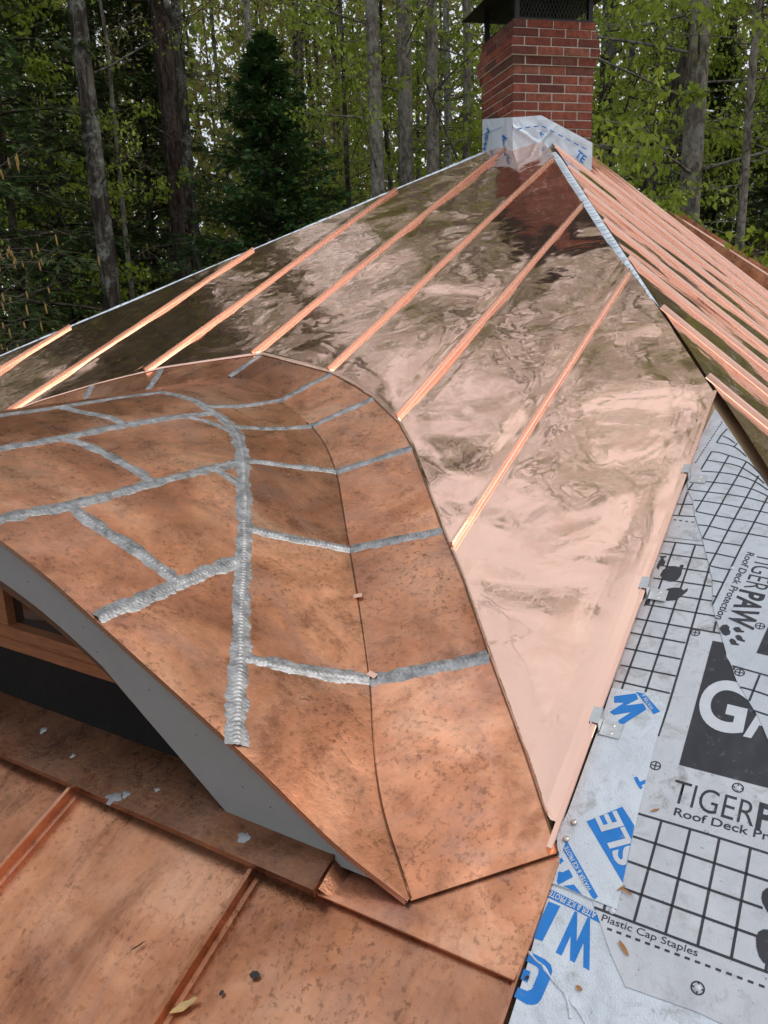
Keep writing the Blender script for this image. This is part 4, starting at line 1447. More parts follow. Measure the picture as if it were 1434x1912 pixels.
# grey underlayment
eA, oA = sheet('underlayment_sheet', 'dirty grey underlayment sheet with black grid, square logo and printed words', poly_A, -0.0005, H_A, MAT['grey_sheet'], 'underlayment')
V, F = [], []
for l in lines_A: line_on(V, F, l, 0.0042, H_A + INK, oA)
for i in range(1, 7): line_on(V, F, [(-0.0131 + 0.0468 * i, 0.800), (-0.0146 + 0.0468 * i, 0.6135)], 0.0042, H_A + INK, oA)
for s_ in (0.800, 0.7525, 0.7050, 0.6590, 0.6128): line_on(V, F, [(0.021, s_), (0.275, s_ - 0.003)], 0.0042, H_A + 0.8 * INK, oA)
for l in thin_A: line_on(V, F, l, 0.0012, H_A + INK, oA)
for l in dash_A:
    a, c = l[0], l[-1]
    L = math.hypot(c[0] - a[0], c[1] - a[1]); n = int(L / 0.0139)
    for i in range(n):
        t0, t1 = i / n, (i + 0.52) / n
        line_on(V, F, [(a[0] + (c[0] - a[0]) * t, a[1] + (c[1] - a[1]) * t) for t in (t0, t1)], 0.0036, H_A + INK, oA)
mesh('printed_grid', V, F, MAT['ink'], eA)
sq = sq_A
poly_on('logo_square', [sq[0], sq[1], (sq[1][0] + 0.36, sq[1][1]), (sq[0][0] + 0.36, sq[0][1])], H_A + INK, MAT['ink'], eA, oA)
for sp_ in text_A: place_text(sp_, H_A + 2 * INK, MAT['pale_print'], eA, 'lettering', oA)
for sp_ in text_Ab: place_text(sp_, H_A + INK, MAT['ink'], eA, 'lettering', oA)
for p in paw_A: poly_on('paw_print', p, H_A + 1.5 * INK, MAT['ink'], eA, oA)
# paler underlayment lapped over it
eB, oB = sheet('underlayment_sheet', 'paler underlayment sheet with turned print, lapped over the dirty one along the hip', ragged(poly_B, 6, 22, 0.002, 0.02, 5), -0.0003, H_B, MAT['grey_sheet_clean'], 'underlayment')
V, F = [], []
for l in lines_B: line_on(V, F, smooth_line(l), 0.0040, H_B + INK, oB)
for l in dash_B:
    a, c = l[0], l[-1]
    L = math.hypot(c[0] - a[0], c[1] - a[1]); n = int(L / 0.012)
    for i in range(n):
        t0, t1 = i / n, (i + 0.6) / n
        line_on(V, F, [(a[0] + (c[0] - a[0]) * t, a[1] + (c[1] - a[1]) * t) for t in (t0, t1)], 0.0030, H_B + INK, oB)
mesh('printed_grid', V, F, MAT['ink'], eB)
for sp_ in text_B: place_text(sp_, H_B + INK, MAT['ink'], eB, 'lettering', oB)
for p in paw_B: poly_on('paw_print', p, H_B + 1.5 * INK, MAT['ink'], eB, oB)
# upper ice barrier patch
eU, oU = sheet('ice_barrier_sheet', 'white ice barrier patch with blue block letters beside the bright copper edge', ragged(poly_U, 0, 9, 0.004, 0.008, 9), -0.0002, H_B, MAT['white_sheet'], 'membrane')
for p in blue_U: poly_on('blue_print', p, H_B + INK, MAT['blue'], eU, oU)
for sp_ in wtext_U:
    o = place_text(sp_, H_B + 2 * INK, MAT['pale_print'], eU, 'lettering', oU)
    bm = bmesh.new(); bm.from_mesh(o.data)      # the neighbouring sheet cuts the letters off
    pa, pb = Vector(PS(-0.251, 0.7649)), Vector(PS(-0.2437, 0.6585))
    nc = (pa - pb).cross(Vector((0, -ST, CT))).normalized()
    if nc.x < 0: nc = -nc
    bmesh.ops.bisect_plane(bm, geom=bm.verts[:] + bm.edges[:] + bm.faces[:], plane_co=pa - oU - nc * 0.0006, plane_no=nc, clear_outer=True)
    bm.to_mesh(o.data); bm.free()
# pressed creases in the lower barrier sheet
for pl in ([(-0.3235, 0.489), (-0.300, 0.473), (-0.279, 0.462), (-0.268, 0.447), (-0.262, 0.434)], [(-0.270, 0.457), (-0.252, 0.446), (-0.238, 0.434), (-0.222, 0.412), (-0.212, 0.385), (-0.205, 0.35)],
           [(-0.350, 0.50), (-0.335, 0.492), (-0.3235, 0.489)]):
    pl2 = resample(smooth_pl(pl), 0.004)
    V, F = [], []
    for i, (x, s) in enumerate(pl2):
        w = 0.0022 * (1 + vnoise(i * 0.4, 3, 141))
        for a, h in ((-w, 0.0002), (-w * 0.2, 0.0022), (w * 0.4, 0.0016), (w, 0.0002)):
            V.append(Vector(PS(x + a * 0.8, s + a * 0.6, H_L + h)) - oL)
    for i in range(len(pl2) - 1):
        for j in range(3): F.append((i * 4 + j, i * 4 + j + 1, i * 4 + 5 + j, i * 4 + 4 + j))
    mesh('crease', V, F, MAT['white_sheet'], eL, True)
# cap fasteners printed and driven
for (x, s), which in cap_marks:
    e, og, h = (eA, oA, H_A) if which == 'A' else (eB, oB, H_B)
    V, F = [], []
    r = 0.0088
    ring = [(x + r * math.cos(a), s + r * math.sin(a)) for a in [i / 24 * 2 * math.pi for i in range(25)]]
    line_on(V, F, ring, 0.0022, h + INK, og)
    line_on(V, F, [(x - r, s), (x + r, s)], 0.0020, h + 1.4 * INK, og)
    line_on(V, F, [(x, s - r), (x, s + r)], 0.0020, h + 1.8 * INK, og)
    mesh('cap_mark', V, F, MAT['ink'], e)
for (x, s), e, og, h in (((-0.1056, 0.8945), eA, oA, H_A), ((-0.1059, 0.5436), eA, oA, H_A), ((-0.2475, 0.6085), eA, oA, H_A), ((-0.205, 1.468), eB, oB, H_B)):
    V = [Vector(PS(x, s, h + 0.0026)) - og]
    for k_, rr in ((0, 0.0042), (1, 0.0055)):
        for i in range(12):
            a = i / 12 * 2 * math.pi
            V.append(Vector(PS(x + rr * math.cos(a), s + rr * math.sin(a), h + (0.0024 if k_ == 0 else 0.0002))) - og)
    F = [(0, 1 + i, 1 + (i + 1) % 12) for i in range(12)] + [(1 + i, 13 + i, 13 + (i + 1) % 12, 1 + (i + 1) % 12) for i in range(12)]
    mesh('cap_fastener', V, F, MAT['pale_print'], e, True)

# ---- membrane strips over the hips
def hip_strip(name, label, hip, s0, s1, wP, seed, other):
    e = empty(name, PS(hip((s0 + s1) / 2), (s0 + s1) / 2, 0.02))
    tag(e, label, 'membrane')
    og = Vector(e.location)
    n = 120
    V, F = [], []
    for i in range(n + 1):
        s = s0 + (s1 - s0) * i / n
        x = hip(s)
        w = wP(s) * (1 + 0.5 * vnoise(s * 9, seed, 121))
        lift = 0.006 + 0.010 * abs(vnoise(s * 14, seed, 123))
        V.append(Vector(PS(x - w, s, 0.010)) - og)
        V.append(Vector(PS(x - w * 0.5, s, 0.013 + lift * 0.5)) - og)
        V.append(Vector(PS(x, s, 0.014 + lift * 0.6)) - og)
        V.append(Vector(other(x, s)) - og)
    for i in range(n):
        for j in range(3):
            F.append((i * 4 + j, i * 4 + j + 1, i * 4 + 5 + j, i * 4 + 4 + j))
    mesh('film', V, F, MAT['flash_sheet'], e, True)
    V, F = [], []
    for i in range(46):
        s = s0 + (s1 - s0) * (i + random.random() * 0.6) / 46
        x = hip(s)
        w = wP(s)
        d = random.uniform(0.2, 0.8)
        b = len(V)
        for a, ds in ((-w * 0.9, 0.0), (-w * 0.15, 0.03 * d), (-w * 0.15, 0.03 * d + 0.006), (-w * 0.9, 0.007)):
            V.append(Vector(PS(x + a, s + ds, 0.0225)) - og)
        F.append((b, b + 1, b + 2, b + 3))
    mesh('print_strokes', V, F, MAT['ink'], e)['kind'] = 'stuff'
    return e


def q_side(x, s):
    y = s * CT
    d = (x - APEX_X) / QC
    return QP(d + 0.05, y, 0.004)


hip_strip('hip_membrane', 'crinkled white membrane strip along the hip between the two bright copper slopes', HIPR, 2.95, 5.35,
          lambda s: 0.010 + 0.035 * min(1, max(0, (s - 3.0) / 0.8)), 1, q_side)
hip_strip('hip_membrane', 'white membrane strip along the hip in front of the dark trees', HIPL, 2.2, 5.6,
          lambda s: -0.030, 2, lambda x, s: PS(x - 0.03, s, -0.02))

# ---- cleats holding the open copper edge
for (s, lab_) in ((1.812, 'galvanised cleat on the copper edge nearest the hip'), (1.348, 'galvanised cleat on the copper edge beside the black paw print'), (0.955, 'galvanised cleat on the copper edge beside the blue letter patch')):
    e = empty('cleat', PS(-0.365, s, 0.006))
    tag(e, lab_, 'metal clip', 'cleats along the open copper edge')
    og = Vector(e.location)
    V, F = [], []
    f_ = lambda p: tuple(Vector(PS(p[0], p[1], p[2])) - og)
    box(V, F, (-0.360, s - 0.024, 0.0055), (-0.322, s + 0.012, 0.0067), f_)
    mesh('plate', V, F, MAT['galv'], e)
    V, F = [], []
    xe = -0.371 - 0.006 * (s - 0.66) / 1.6
    box(V, F, (xe + 0.0095, s - 0.020, 0.0055), (xe + 0.0110, s + 0.018, 0.0335), f_)
    box(V, F, (xe - 0.0060, s - 0.020, 0.0325), (xe + 0.0094, s + 0.018, 0.0338), f_)
    box(V, F, (xe - 0.0072, s - 0.020, 0.0240), (xe - 0.0061, s + 0.018, 0.0337), f_)
    mesh('folded_tab', V, F, MAT['galv'], e)
    for ds in (-0.016, 0.003):
        V = [Vector(PS(-0.340, s + ds, 0.0092)) - og]
        for i in range(12):
            a = i / 12 * 2 * math.pi
            V.append(Vector(PS(-0.340 + 0.0040 * math.cos(a), s + ds + 0.0040 * math.sin(a), 0.0068)) - og)
        mesh('screw', V, [(0, 1 + i, 1 + (i + 1) % 12) for i in range(12)], MAT['screw'], e, True)
for x, s, lab_ in ((-0.352, 0.700, 'loose screw at the foot of the bright copper edge'), (-0.349, 0.735, 'screw just above another at the foot of the bright copper edge')):
    e = empty('screw', PS(x, s, 0.0045))
    tag(e, lab_, 'screw')
    V, F = [], []
    n = 12
    for r, h in ((0.0052, 0.0), (0.0058, 0.002), (0.0035, 0.0045)):
        for i in range(n):
            a = i / n * 2 * math.pi
            V.append(Vector(PS(x + r * math.cos(a), s + r * math.sin(a), 0.0045 + h)) - Vector(e.location))
    V.append(Vector(PS(x, s, 0.0095)) - Vector(e.location))
    for k_ in range(2):
        for i in range(n): F.append((k_ * n + i, k_ * n + (i + 1) % n, (k_ + 1) * n + (i + 1) % n, (k_ + 1) * n + i))
    for i in range(n): F.append((2 * n + i, 2 * n + (i + 1) % n, 3 * n))
    mesh('head', V, F, MAT['screw'], e, True)

# ---- leaf litter lying about
def litter(name, x, s, h, L, W, ang, mat, label, cat, curl=0.3, seed=0):
    n = 9
    V, F = [], []
    ca, sa = math.cos(ang), math.sin(ang)
    o0 = Vector(PS(x, s, h))
    for i in range(n + 1):
        t = i / n - 0.5
        w = W * (1 - (2 * t) ** 2) ** 0.7 * (1 + 0.6 * vnoise(i * 0.9, seed, 131)) + 0.0004
        hh = h + 0.0015 + curl * L * (t * t) * 1.2
        for c, dh in ((-1, curl * W), (0, 0.0), (1, curl * W)):
            a, b2 = t * L, c * w
            V.append(Vector(PS(x + a * ca - b2 * sa, s + a * sa + b2 * ca, hh + dh * (1 - (2 * t) ** 2))) - o0)
    for i in range(n):
        for j in range(2): F.append((i * 3 + j, i * 3 + j + 1, i * 3 + 4 + j, i * 3 + 3 + j))
    o = mesh(name, V, F, mat, None, True)
    o.location = o0
    tag(o, label, cat)


litter('dry_leaf', -0.838, 0.205, 0.006, 0.050, 0.0065, 0.9, MAT['dry_leaf'], 'dry tan leaf caught against the lower copper seam', 'leaf', 0.35, 1)
litter('leaf_scrap', -0.755, 0.293, 0.004, 0.019, 0.0052, 0.4, MAT['dead_bit'], 'larger blackened leaf scrap on the lower copper', 'leaf', 0.12, 2)
litter('leaf_scrap', -0.792, 0.247, 0.004, 0.010, 0.0028, 1.4, MAT['dead_bit'], 'small blackened leaf scrap below the larger one', 'leaf', 0.12, 3)
litter('twig', -0.99, 0.247, 0.004, 0.026, 0.0012, 1.0, MAT['dead_bit'], 'short dark twig on the middle lower copper panel', 'twig', 0.15, 4)
litter('bud_scale', -0.216, 0.558, H_A, 0.026, 0.0026, -0.75, MAT['needle'], 'rusty bud scale on the grey sheet below the printed words', 'bud scale', 0.2, 5)
litter('bud_scale', -0.234, 0.646, H_B, 0.020, 0.0016, -0.3, MAT['needle'], 'rusty bud scale at the corner of the white patch', 'bud scale', 0.2, 6)
litter('bud_scale', -0.2435, 0.648, H_B, 0.016, 0.0014, 0.9, MAT['needle'], 'rusty bud scale at the lower tip of the blue block', 'bud scale', 0.2, 7)
litter('bud_scale', -0.226, 0.806, H_A, 0.016, 0.0018, 0.6, MAT['needle'], 'rusty bud scale on the top grid line under the thin printed capitals', 'bud scale', 0.3, 8)
litter('bud_scale', -0.262, 0.478, H_L, 0.011, 0.0028, -0.3, MAT['needle'], 'rusty bud scale on the lower white sheet', 'bud scale', 0.3, 9)
litter('bud_scale', -0.339, 0.462, H_L, 0.008, 0.0022, 0.8, MAT['dead_bit'], 'black speck of litter above the blue rounded letter', 'litter', 0.3, 10)

# ================================================================== WOODS
GZ = -4.2
CAMXY = (0.0, -0.504)


def polar(az, d):
    return (CAMXY[0] + d * math.sin(R_(az)), CAMXY[1] + d * math.cos(R_(az)))


class Tubes:
    """collects tapered tubes into one quad mesh"""
    def __init__(self): self.V, self.F, self.n = [], [], 0

    def add(self, pts, rad, sides=6):
        pts = np.asarray(pts, float); k = len(pts)
        d = np.gradient(pts, axis=0)
        d /= np.linalg.norm(d, axis=1)[:, None] + 1e-9
        ref = np.array([0.0, 0.0, 1.0]) if abs(d[0][2]) < 0.8 else np.array([1.0, 0.0, 0.0])
        u = np.cross(d, ref); u /= np.linalg.norm(u, axis=1)[:, None] + 1e-9
        v = np.cross(d, u)
        a = np.arange(sides) / sides * 2 * np.pi
        ring = (u[:, None, :] * np.cos(a)[None, :, None] + v[:, None, :] * np.sin(a)[None, :, None]) * np.asarray(rad)[:, None, None] + pts[:, None, :]
        self.V.append(ring.reshape(-1, 3))
        i = np.arange(k - 1)[:, None] * sides; j = np.arange(sides)[None, :]; jn = (j + 1) % sides
        f = np.stack([i + j, i + jn, i + sides + jn, i + sides + j], -1).reshape(-1, 4) + self.n
        self.F.append(f); self.n += k * sides

    def mesh(self, name, mats):
        return fast_mesh(name, np.concatenate(self.V), np.concatenate(self.F), mats, None, True)


def leaf_quads(P, D, N, L, W):
    """P base points, D direction, N face normal, L length, W half width -> diamond leaves"""
    S = np.cross(D, N); S /= np.linalg.norm(S, axis=1)[:, None] + 1e-9
    L = L[:, None]; W = W[:, None]
    a = P; b = P + D * L * 0.45 + S * W; c = P + D * L; d = P + D * L * 0.45 - S * W
    V = np.stack([a, b, c, d], 1).reshape(-1, 3)
    F = np.arange(len(P) * 4).reshape(-1, 4)
    return V, F


def unit(a): return a / (np.linalg.norm(a, axis=-1, keepdims=True) + 1e-9)


def bezier(p, d0, L, sag, rng, n=7, wob=0.06):
    t = np.linspace(0, 1, n)[:, None]
    pts = p + d0 * L * t + np.array([0, 0, 1.0]) * sag * L * t * t
    w = rng.normal(0, wob * L, (n, 3)) * t * 0.6
    return pts + np.cumsum(w, 0) * 0.35


def hardwood(seed, H=18.0, r0=0.15, n_br=26, br=3.2, leaves=5000, lo=0.25, leaf=0.075, lean=(0, 0), wig=0.10, elev=(0.05, 0.6), fork=False):
    rng = np.random.default_rng(seed)
    T = Tubes()
    n = 16
    t = np.linspace(0, 1, n)
    base = np.stack([lean[0] * t + np.cumsum(rng.normal(0, wig, n)) * 0.35 * t, lean[1] * t + np.cumsum(rng.normal(0, wig, n)) * 0.35 * t, t * H], 1)
    rad = r0 * (1 - 0.80 * t ** 1.15)
    rad[0] *= 1.35
    T.add(base, rad, 10)
    if fork:
        k0 = 7
        d = unit(np.array([rng.normal(), rng.normal(), 2.6]))
        fp = bezier(base[k0], d, H * 0.5, 0.1, rng, 9, 0.02)
        T.add(fp, np.linspace(rad[k0] * 0.7, 0.03, 9), 8)
    tips = []
    for i in range(n_br):
        f = lo + (0.97 - lo) * (i + rng.random()) / n_br
        p = np.array([np.interp(f, t, base[:, c]) for c in range(3)])
        a = rng.random() * 2 * np.pi
        e = rng.uniform(*elev)
        d = np.array([math.cos(a) * math.cos(e), math.sin(a) * math.cos(e), math.sin(e)])
        L = br * (1.0 - 0.55 * f) * rng.uniform(0.5, 1.15)
        bp = bezier(p, d, L, rng.uniform(-0.12, 0.12), rng, 7, 0.07)
        rb = max(0.009, 0.19 * np.interp(f, t, rad)) * rng.uniform(0.6, 1.1)
        T.add(bp, np.linspace(rb, 0.005, 7), 5)
        for q in range(7):
            g = rng.uniform(0.25, 1.0)
            pp = np.array([np.interp(g, np.linspace(0, 1, 7), bp[:, c]) for c in range(3)])
            dd = unit(d + rng.normal(0, 0.65, 3) * np.array([1, 1, 0.45]))
            l2 = L * rng.uniform(0.18, 0.42)
            tp = bezier(pp, dd, l2, rng.uniform(-0.2, 0.05), rng, 5, 0.10)
            T.add(tp, np.linspace(0.0065, 0.0022, 5), 3)
            tips.append(tp)
    tips = np.array(tips)
    m = leaves
    ti = rng.integers(0, len(tips), m)
    u = rng.random(m) ** 0.8 * 4
    k = np.minimum(u.astype(int), 3); fr = (u - k)[:, None]
    P = tips[ti, k] * (1 - fr) + tips[ti, k + 1] * fr + rng.normal(0, 0.05, (m, 3))
    D = unit(rng.normal(0, 0.5, (m, 3)) + np.array([0, 0, -0.75]))
    N = unit(rng.normal(0, 1, (m, 3)))
    Ls = leaf * rng.uniform(0.55, 1.25, m)
    V, F = leaf_quads(P, D, N, Ls, Ls * 0.30)
    return T, V, F


def conifer(seed, H=10.0, r0=0.10, R=1.7, n_br=190, sprays=60, top=0.02, lo=0.10, droop=-0.15, size=0.16, drop_tip=True):
    rng = np.random.default_rng(seed)
    T = Tubes()
    n = 10
    t = np.linspace(0, 1, n)
    base = np.stack([rng.normal(0, 0.03, n), rng.normal(0, 0.03, n), t * H], 1)
    T.add(base, r0 * (1 - 0.93 * t), 8)
    Ps, Ds, Ns, Ls = [], [], [], []
    for i in range(n_br):
        f = lo + (0.985 - lo) * ((i + rng.random()) / n_br) ** 0.80
        p = np.array([0, 0, f * H])
        a = rng.random() * 2 * np.pi
        L = max(0.12, R * (1 - f) ** 0.85 * rng.uniform(0.6, 1.15))
        e = rng.uniform(-0.05, 0.30) + 0.5 * f * f
        d = np.array([math.cos(a) * math.cos(e), math.sin(a) * math.cos(e), math.sin(e)])
        bp = bezier(p, d, L, droop * 1.2, rng, 6, 0.03)
        T.add(bp, np.linspace(max(0.006, 0.018 * L), 0.003, 6), 3)
        side = unit(np.cross(d, [0, 0, 1.0]))
        m = int(sprays * (0.35 + 0.65 * L / R))
        g = rng.uniform(0.12, 1.0, m)
        pp = np.stack([np.interp(g, np.linspace(0, 1, 6), bp[:, c]) for c in range(3)], 1)
        sg = rng.choice([-1, 1], m)[:, None]
        reach = (1.05 - g)[:, None] * L * 0.42 * rng.random((m, 1))
        pp = pp + side * sg * reach + np.array([0, 0, 1.0]) * rng.normal(0, 0.03, (m, 1)) - np.array([0, 0, 1.0]) * reach * 0.25
        dd = unit(d * rng.uniform(0.3, 1.0, (m, 1)) + side * sg * rng.uniform(0.3, 1.0, (m, 1)) + np.array([0, 0, -0.35]) + rng.normal(0, 0.22, (m, 3)))
        nn = unit(np.array([0, 0, 1.0]) + rng.normal(0, 0.45, (m, 3)))
        Ps.append(pp); Ds.append(dd); Ns.append(nn); Ls.append(size * rng.uniform(0.5, 1.3, m))
    P = np.concatenate(Ps); D = np.concatenate(Ds); N = np.concatenate(Ns); L = np.concatenate(Ls)
    # every spray is a small feather of three slim blades
    out = []
    for da, sc in ((0.0, 1.0), (0.6, 0.75), (-0.6, 0.75)):
        S = np.cross(D, N)
        out.append((P + D * (L * 0.12)[:, None], unit(D * math.cos(da) + S * math.sin(da)), N, L * sc))
    P = np.concatenate([o[0] for o in out]); D = np.concatenate([o[1] for o in out]); N = np.concatenate([o[2] for o in out]); L = np.concatenate([o[3] for o in out])
    V, F = leaf_quads(P, D, N, L, L * 0.12)
    return T, V, F


TREE_MESH = {}


def tree(name, label, az, d, key, bark_, leafm, rot=0.0, scale=1.0, cat='tree', group=None, extra=None, z=0.0):
    if key not in TREE_MESH:
        kind, args = VARIANTS[key]
        T, V, F = (hardwood if kind == 'h' else conifer)(**args)
        TREE_MESH[key] = (T, V, F)
    T, V, F = TREE_MESH[key]
    mk = (key, bark_, leafm)
    if mk not in TREE_MESH:
        TREE_MESH[mk] = (T.mesh('trunk', [MAT[bark_]]), fast_mesh('crown', V, F, [MAT[leafm]]))
    tm, cm = TREE_MESH[mk]
    x, y = polar(az, d)
    e = empty(name, (x, y, GZ + z))
    e.rotation_euler = (0, 0, rot)
    e.scale = (scale, scale, scale)
    tag(e, label, cat, group)
    link('trunk', tm, e)
    link('crown', cm, e)
    return e


VARIANTS = dict(
    lichen=('h', dict(seed=11, H=23, r0=0.155, n_br=24, br=3.4, leaves=2600, lo=0.30, leaf=0.055, wig=0.05)),
    sapling=('h', dict(seed=12, H=11, r0=0.055, n_br=20, br=1.5, leaves=900, lo=0.35, leaf=0.05, wig=0.10)),
    pine=('h', dict(seed=13, H=25, r0=0.23, n_br=22, br=3.6, leaves=1500, lo=0.36, leaf=0.06, wig=0.03)),
    grey=('h', dict(seed=14, H=22, r0=0.15, n_br=26, br=3.2, leaves=3200, lo=0.28, leaf=0.06, wig=0.09)),
    birch=('h', dict(seed=15, H=20, r0=0.13, n_br=20, br=2.4, leaves=1500, lo=0.5, leaf=0.06, wig=0.04)),
    snag=('h', dict(seed=16, H=20, r0=0.13, n_br=18, br=2.6, leaves=2600, lo=0.35, leaf=0.065, wig=0.13)),
    beech=('h', dict(seed=17, H=17, r0=0.165, n_br=70, br=4.6, leaves=15000, lo=0.16, leaf=0.085, wig=0.05, elev=(-0.12, 0.42))),
    leafy=('h', dict(seed=18, H=15, r0=0.09, n_br=60, br=3.8, leaves=13000, lo=0.14, leaf=0.085, wig=0.10, elev=(-0.15, 0.4))),
    leaner=('h', dict(seed=19, H=15, r0=0.14, n_br=22, br=2.8, leaves=3200, lo=0.35, leaf=0.075, wig=0.05, lean=(3.4, 1.2))),
    crook=('h', dict(seed=20, H=21, r0=0.125, n_br=26, br=2.8, leaves=3600, lo=0.25, leaf=0.07, wig=0.16, fork=True)),
    fir=('c', dict(seed=31, H=9.8, r0=0.10, R=4.4, n_br=430, sprays=150, size=0.125, droop=-0.10)),
    hemlock=('c', dict(seed=32, H=17, r0=0.16, R=3.4, n_br=340, sprays=130, size=0.15, droop=-0.22, lo=0.08)),
    hemlock2=('c', dict(seed=33, H=14, r0=0.13, R=3.0, n_br=310, sprays=125, size=0.14, droop=-0.26, lo=0.06)),
    catkins=('h', dict(seed=40, H=6.5, r0=0.045, n_br=26, br=2.6, leaves=400, lo=0.45, leaf=0.04, wig=0.05, elev=(-0.05, 0.35))),
)
# --- the dark conifers
tree('fir_tree', 'dense dark green fir standing alone behind the roof ridge slope', -38.3, 13.0, 'fir', 'bark_brown', 'leaf_fir', 0.4, 0.94)
tree('hemlock_tree', 'drooping dark hemlock at the far left edge', -57.5, 12.5, 'hemlock', 'bark_brown', 'leaf_hemlock', 1.1)
tree('hemlock_tree', 'drooping dark hemlock just left of the lichen-spotted trunk', -52.3, 16.0, 'hemlock', 'bark_brown', 'leaf_hemlock', 2.7, 0.95)
tree('hemlock_tree', 'shaded hemlock between the lichen-spotted trunk and the pine', -46.5, 17.5, 'hemlock2', 'bark_brown', 'leaf_hemlock', 0.2, 1.05)
tree('hemlock_tree', 'low dark hemlock left of the fir', -42.9, 13.6, 'hemlock2', 'bark_brown', 'leaf_fir', 4.4, 0.40)
tree('hemlock_tree', 'low dark hemlock whose boughs reach the fir from its right', -35.0, 15.0, 'hemlock2', 'bark_brown', 'leaf_fir', 3.3, 0.38)
tree('hemlock_tree', 'dark hemlock in the shade behind the broad beech', -9.3, 17.0, 'hemlock2', 'bark_brown', 'leaf_hemlock', 2.0, 0.72)
tree('hemlock_tree', 'dark hemlock in the shade at the far right edge', -4.5, 16.0, 'hemlock', 'bark_brown', 'leaf_hemlock', 5.0, 0.75)
# --- trunks one can tell apart, from left to right
tree('maple_tree', 'tall hardwood with lichen-spotted grey trunk at the left', -49.6, 12.0, 'lichen', 'bark_grey', 'leaf_spring', 0.3)
tree('maple_tree', 'slimmer grey trunk close behind the lichen-spotted one', -49.0, 17.5, 'grey', 'bark_brown', 'leaf_olive', 1.9)
tree('birch_tree', 'thin pale sapling right of the lichen-spotted trunk', -48.3, 14.0, 'sapling', 'bark_pale', 'leaf_olive', 0.9, 1.15)
tree('pine_tree', 'thick reddish brown pine trunk left of the fir', -44.6, 16.0, 'pine', 'bark_pine', 'leaf_hemlock', 2.2)
tree('maple_tree', 'grey hardwood trunk touching the reddish pine', -43.6, 15.2, 'crook', 'bark_grey', 'leaf_olive', 4.1)
tree('birch_tree', 'white birch trunk rising behind the tip of the fir', -39.2, 20.0, 'birch', 'bark_white', 'leaf_olive', 0.7)
tree('maple_tree', 'knotty grey trunk right of the fir', -31.0, 12.0, 'snag', 'bark_pale', 'leaf_spring', 5.2)
tree('maple_tree', 'straight grey trunk beside the knotty one', -29.4, 12.8, 'grey', 'bark_pale', 'leaf_spring', 3.7)
tree('maple_tree', 'crooked grey hardwood midway between the knotty trunk and the chimney', -27.6, 12.4, 'crook', 'bark_pale', 'leaf_spring', 1.2)
tree('birch_tree', 'slender white birch near the left side of the chimney', -26.4, 15.0, 'birch', 'bark_white', 'leaf_spring', 2.9, 0.8)
tree('maple_tree', 'slender grey trunk nearest the left side of the chimney', -25.3, 13.5, 'sapling', 'bark_pale', 'leaf_spring', 4.9, 1.7)
tree('maple_tree', 'rough grey trunk just right of the chimney', -16.0, 15.0, 'grey', 'bark_grey', 'leaf_spring', 0.5, 1.1)
tree('maple_tree', 'brown peeling trunk leaning right beyond the chimney', -20.6, 12.6, 'leaner', 'bark_brown', 'leaf_spring', 0.10)
tree('maple_tree', 'second leaning trunk with rougher grey bark', -19.2, 14.6, 'leaner', 'bark_grey', 'leaf_spring', 0.35)
tree('beech_tree', 'broad pale beech trunk at the right with layered spring leaves', -10.6, 10.2, 'beech', 'bark_pale', 'leaf_spring', 1.4)
tree('beech_tree', 'young leafy beech at the far right edge', -4.6, 11.0, 'leafy', 'bark_pale', 'leaf_spring', 2.6)
tree('beech_tree', 'young leafy beech between the leaning trunks and the broad beech', -12.0, 16.5, 'leafy', 'bark_grey', 'leaf_spring', 0.9)
tree('beech_tree', 'leafy sapling filling the gap left of the chimney', -23.0, 14.5, 'leafy', 'bark_grey', 'leaf_spring', 5.9, 0.9)
tree('beech_tree', 'leafy sapling behind the knotty trunk', -30.2, 18.0, 'leafy', 'bark_grey', 'leaf_spring', 3.9)
tree('beech_tree', 'leafy sapling at the top left corner', -55.0, 13.4, 'leafy', 'bark_brown', 'leaf_spring', 1.7, 0.95)

tree('beech_tree', 'young leafy beech overlapping the lower part of the broad beech trunk', -7.6, 9.6, 'leafy', 'bark_pale', 'leaf_spring', 4.6, 0.8)
tree('beech_tree', 'leafy sapling right of the fir boughs', -33.2, 14.6, 'leafy', 'bark_grey', 'leaf_spring', 5.1, 0.85)
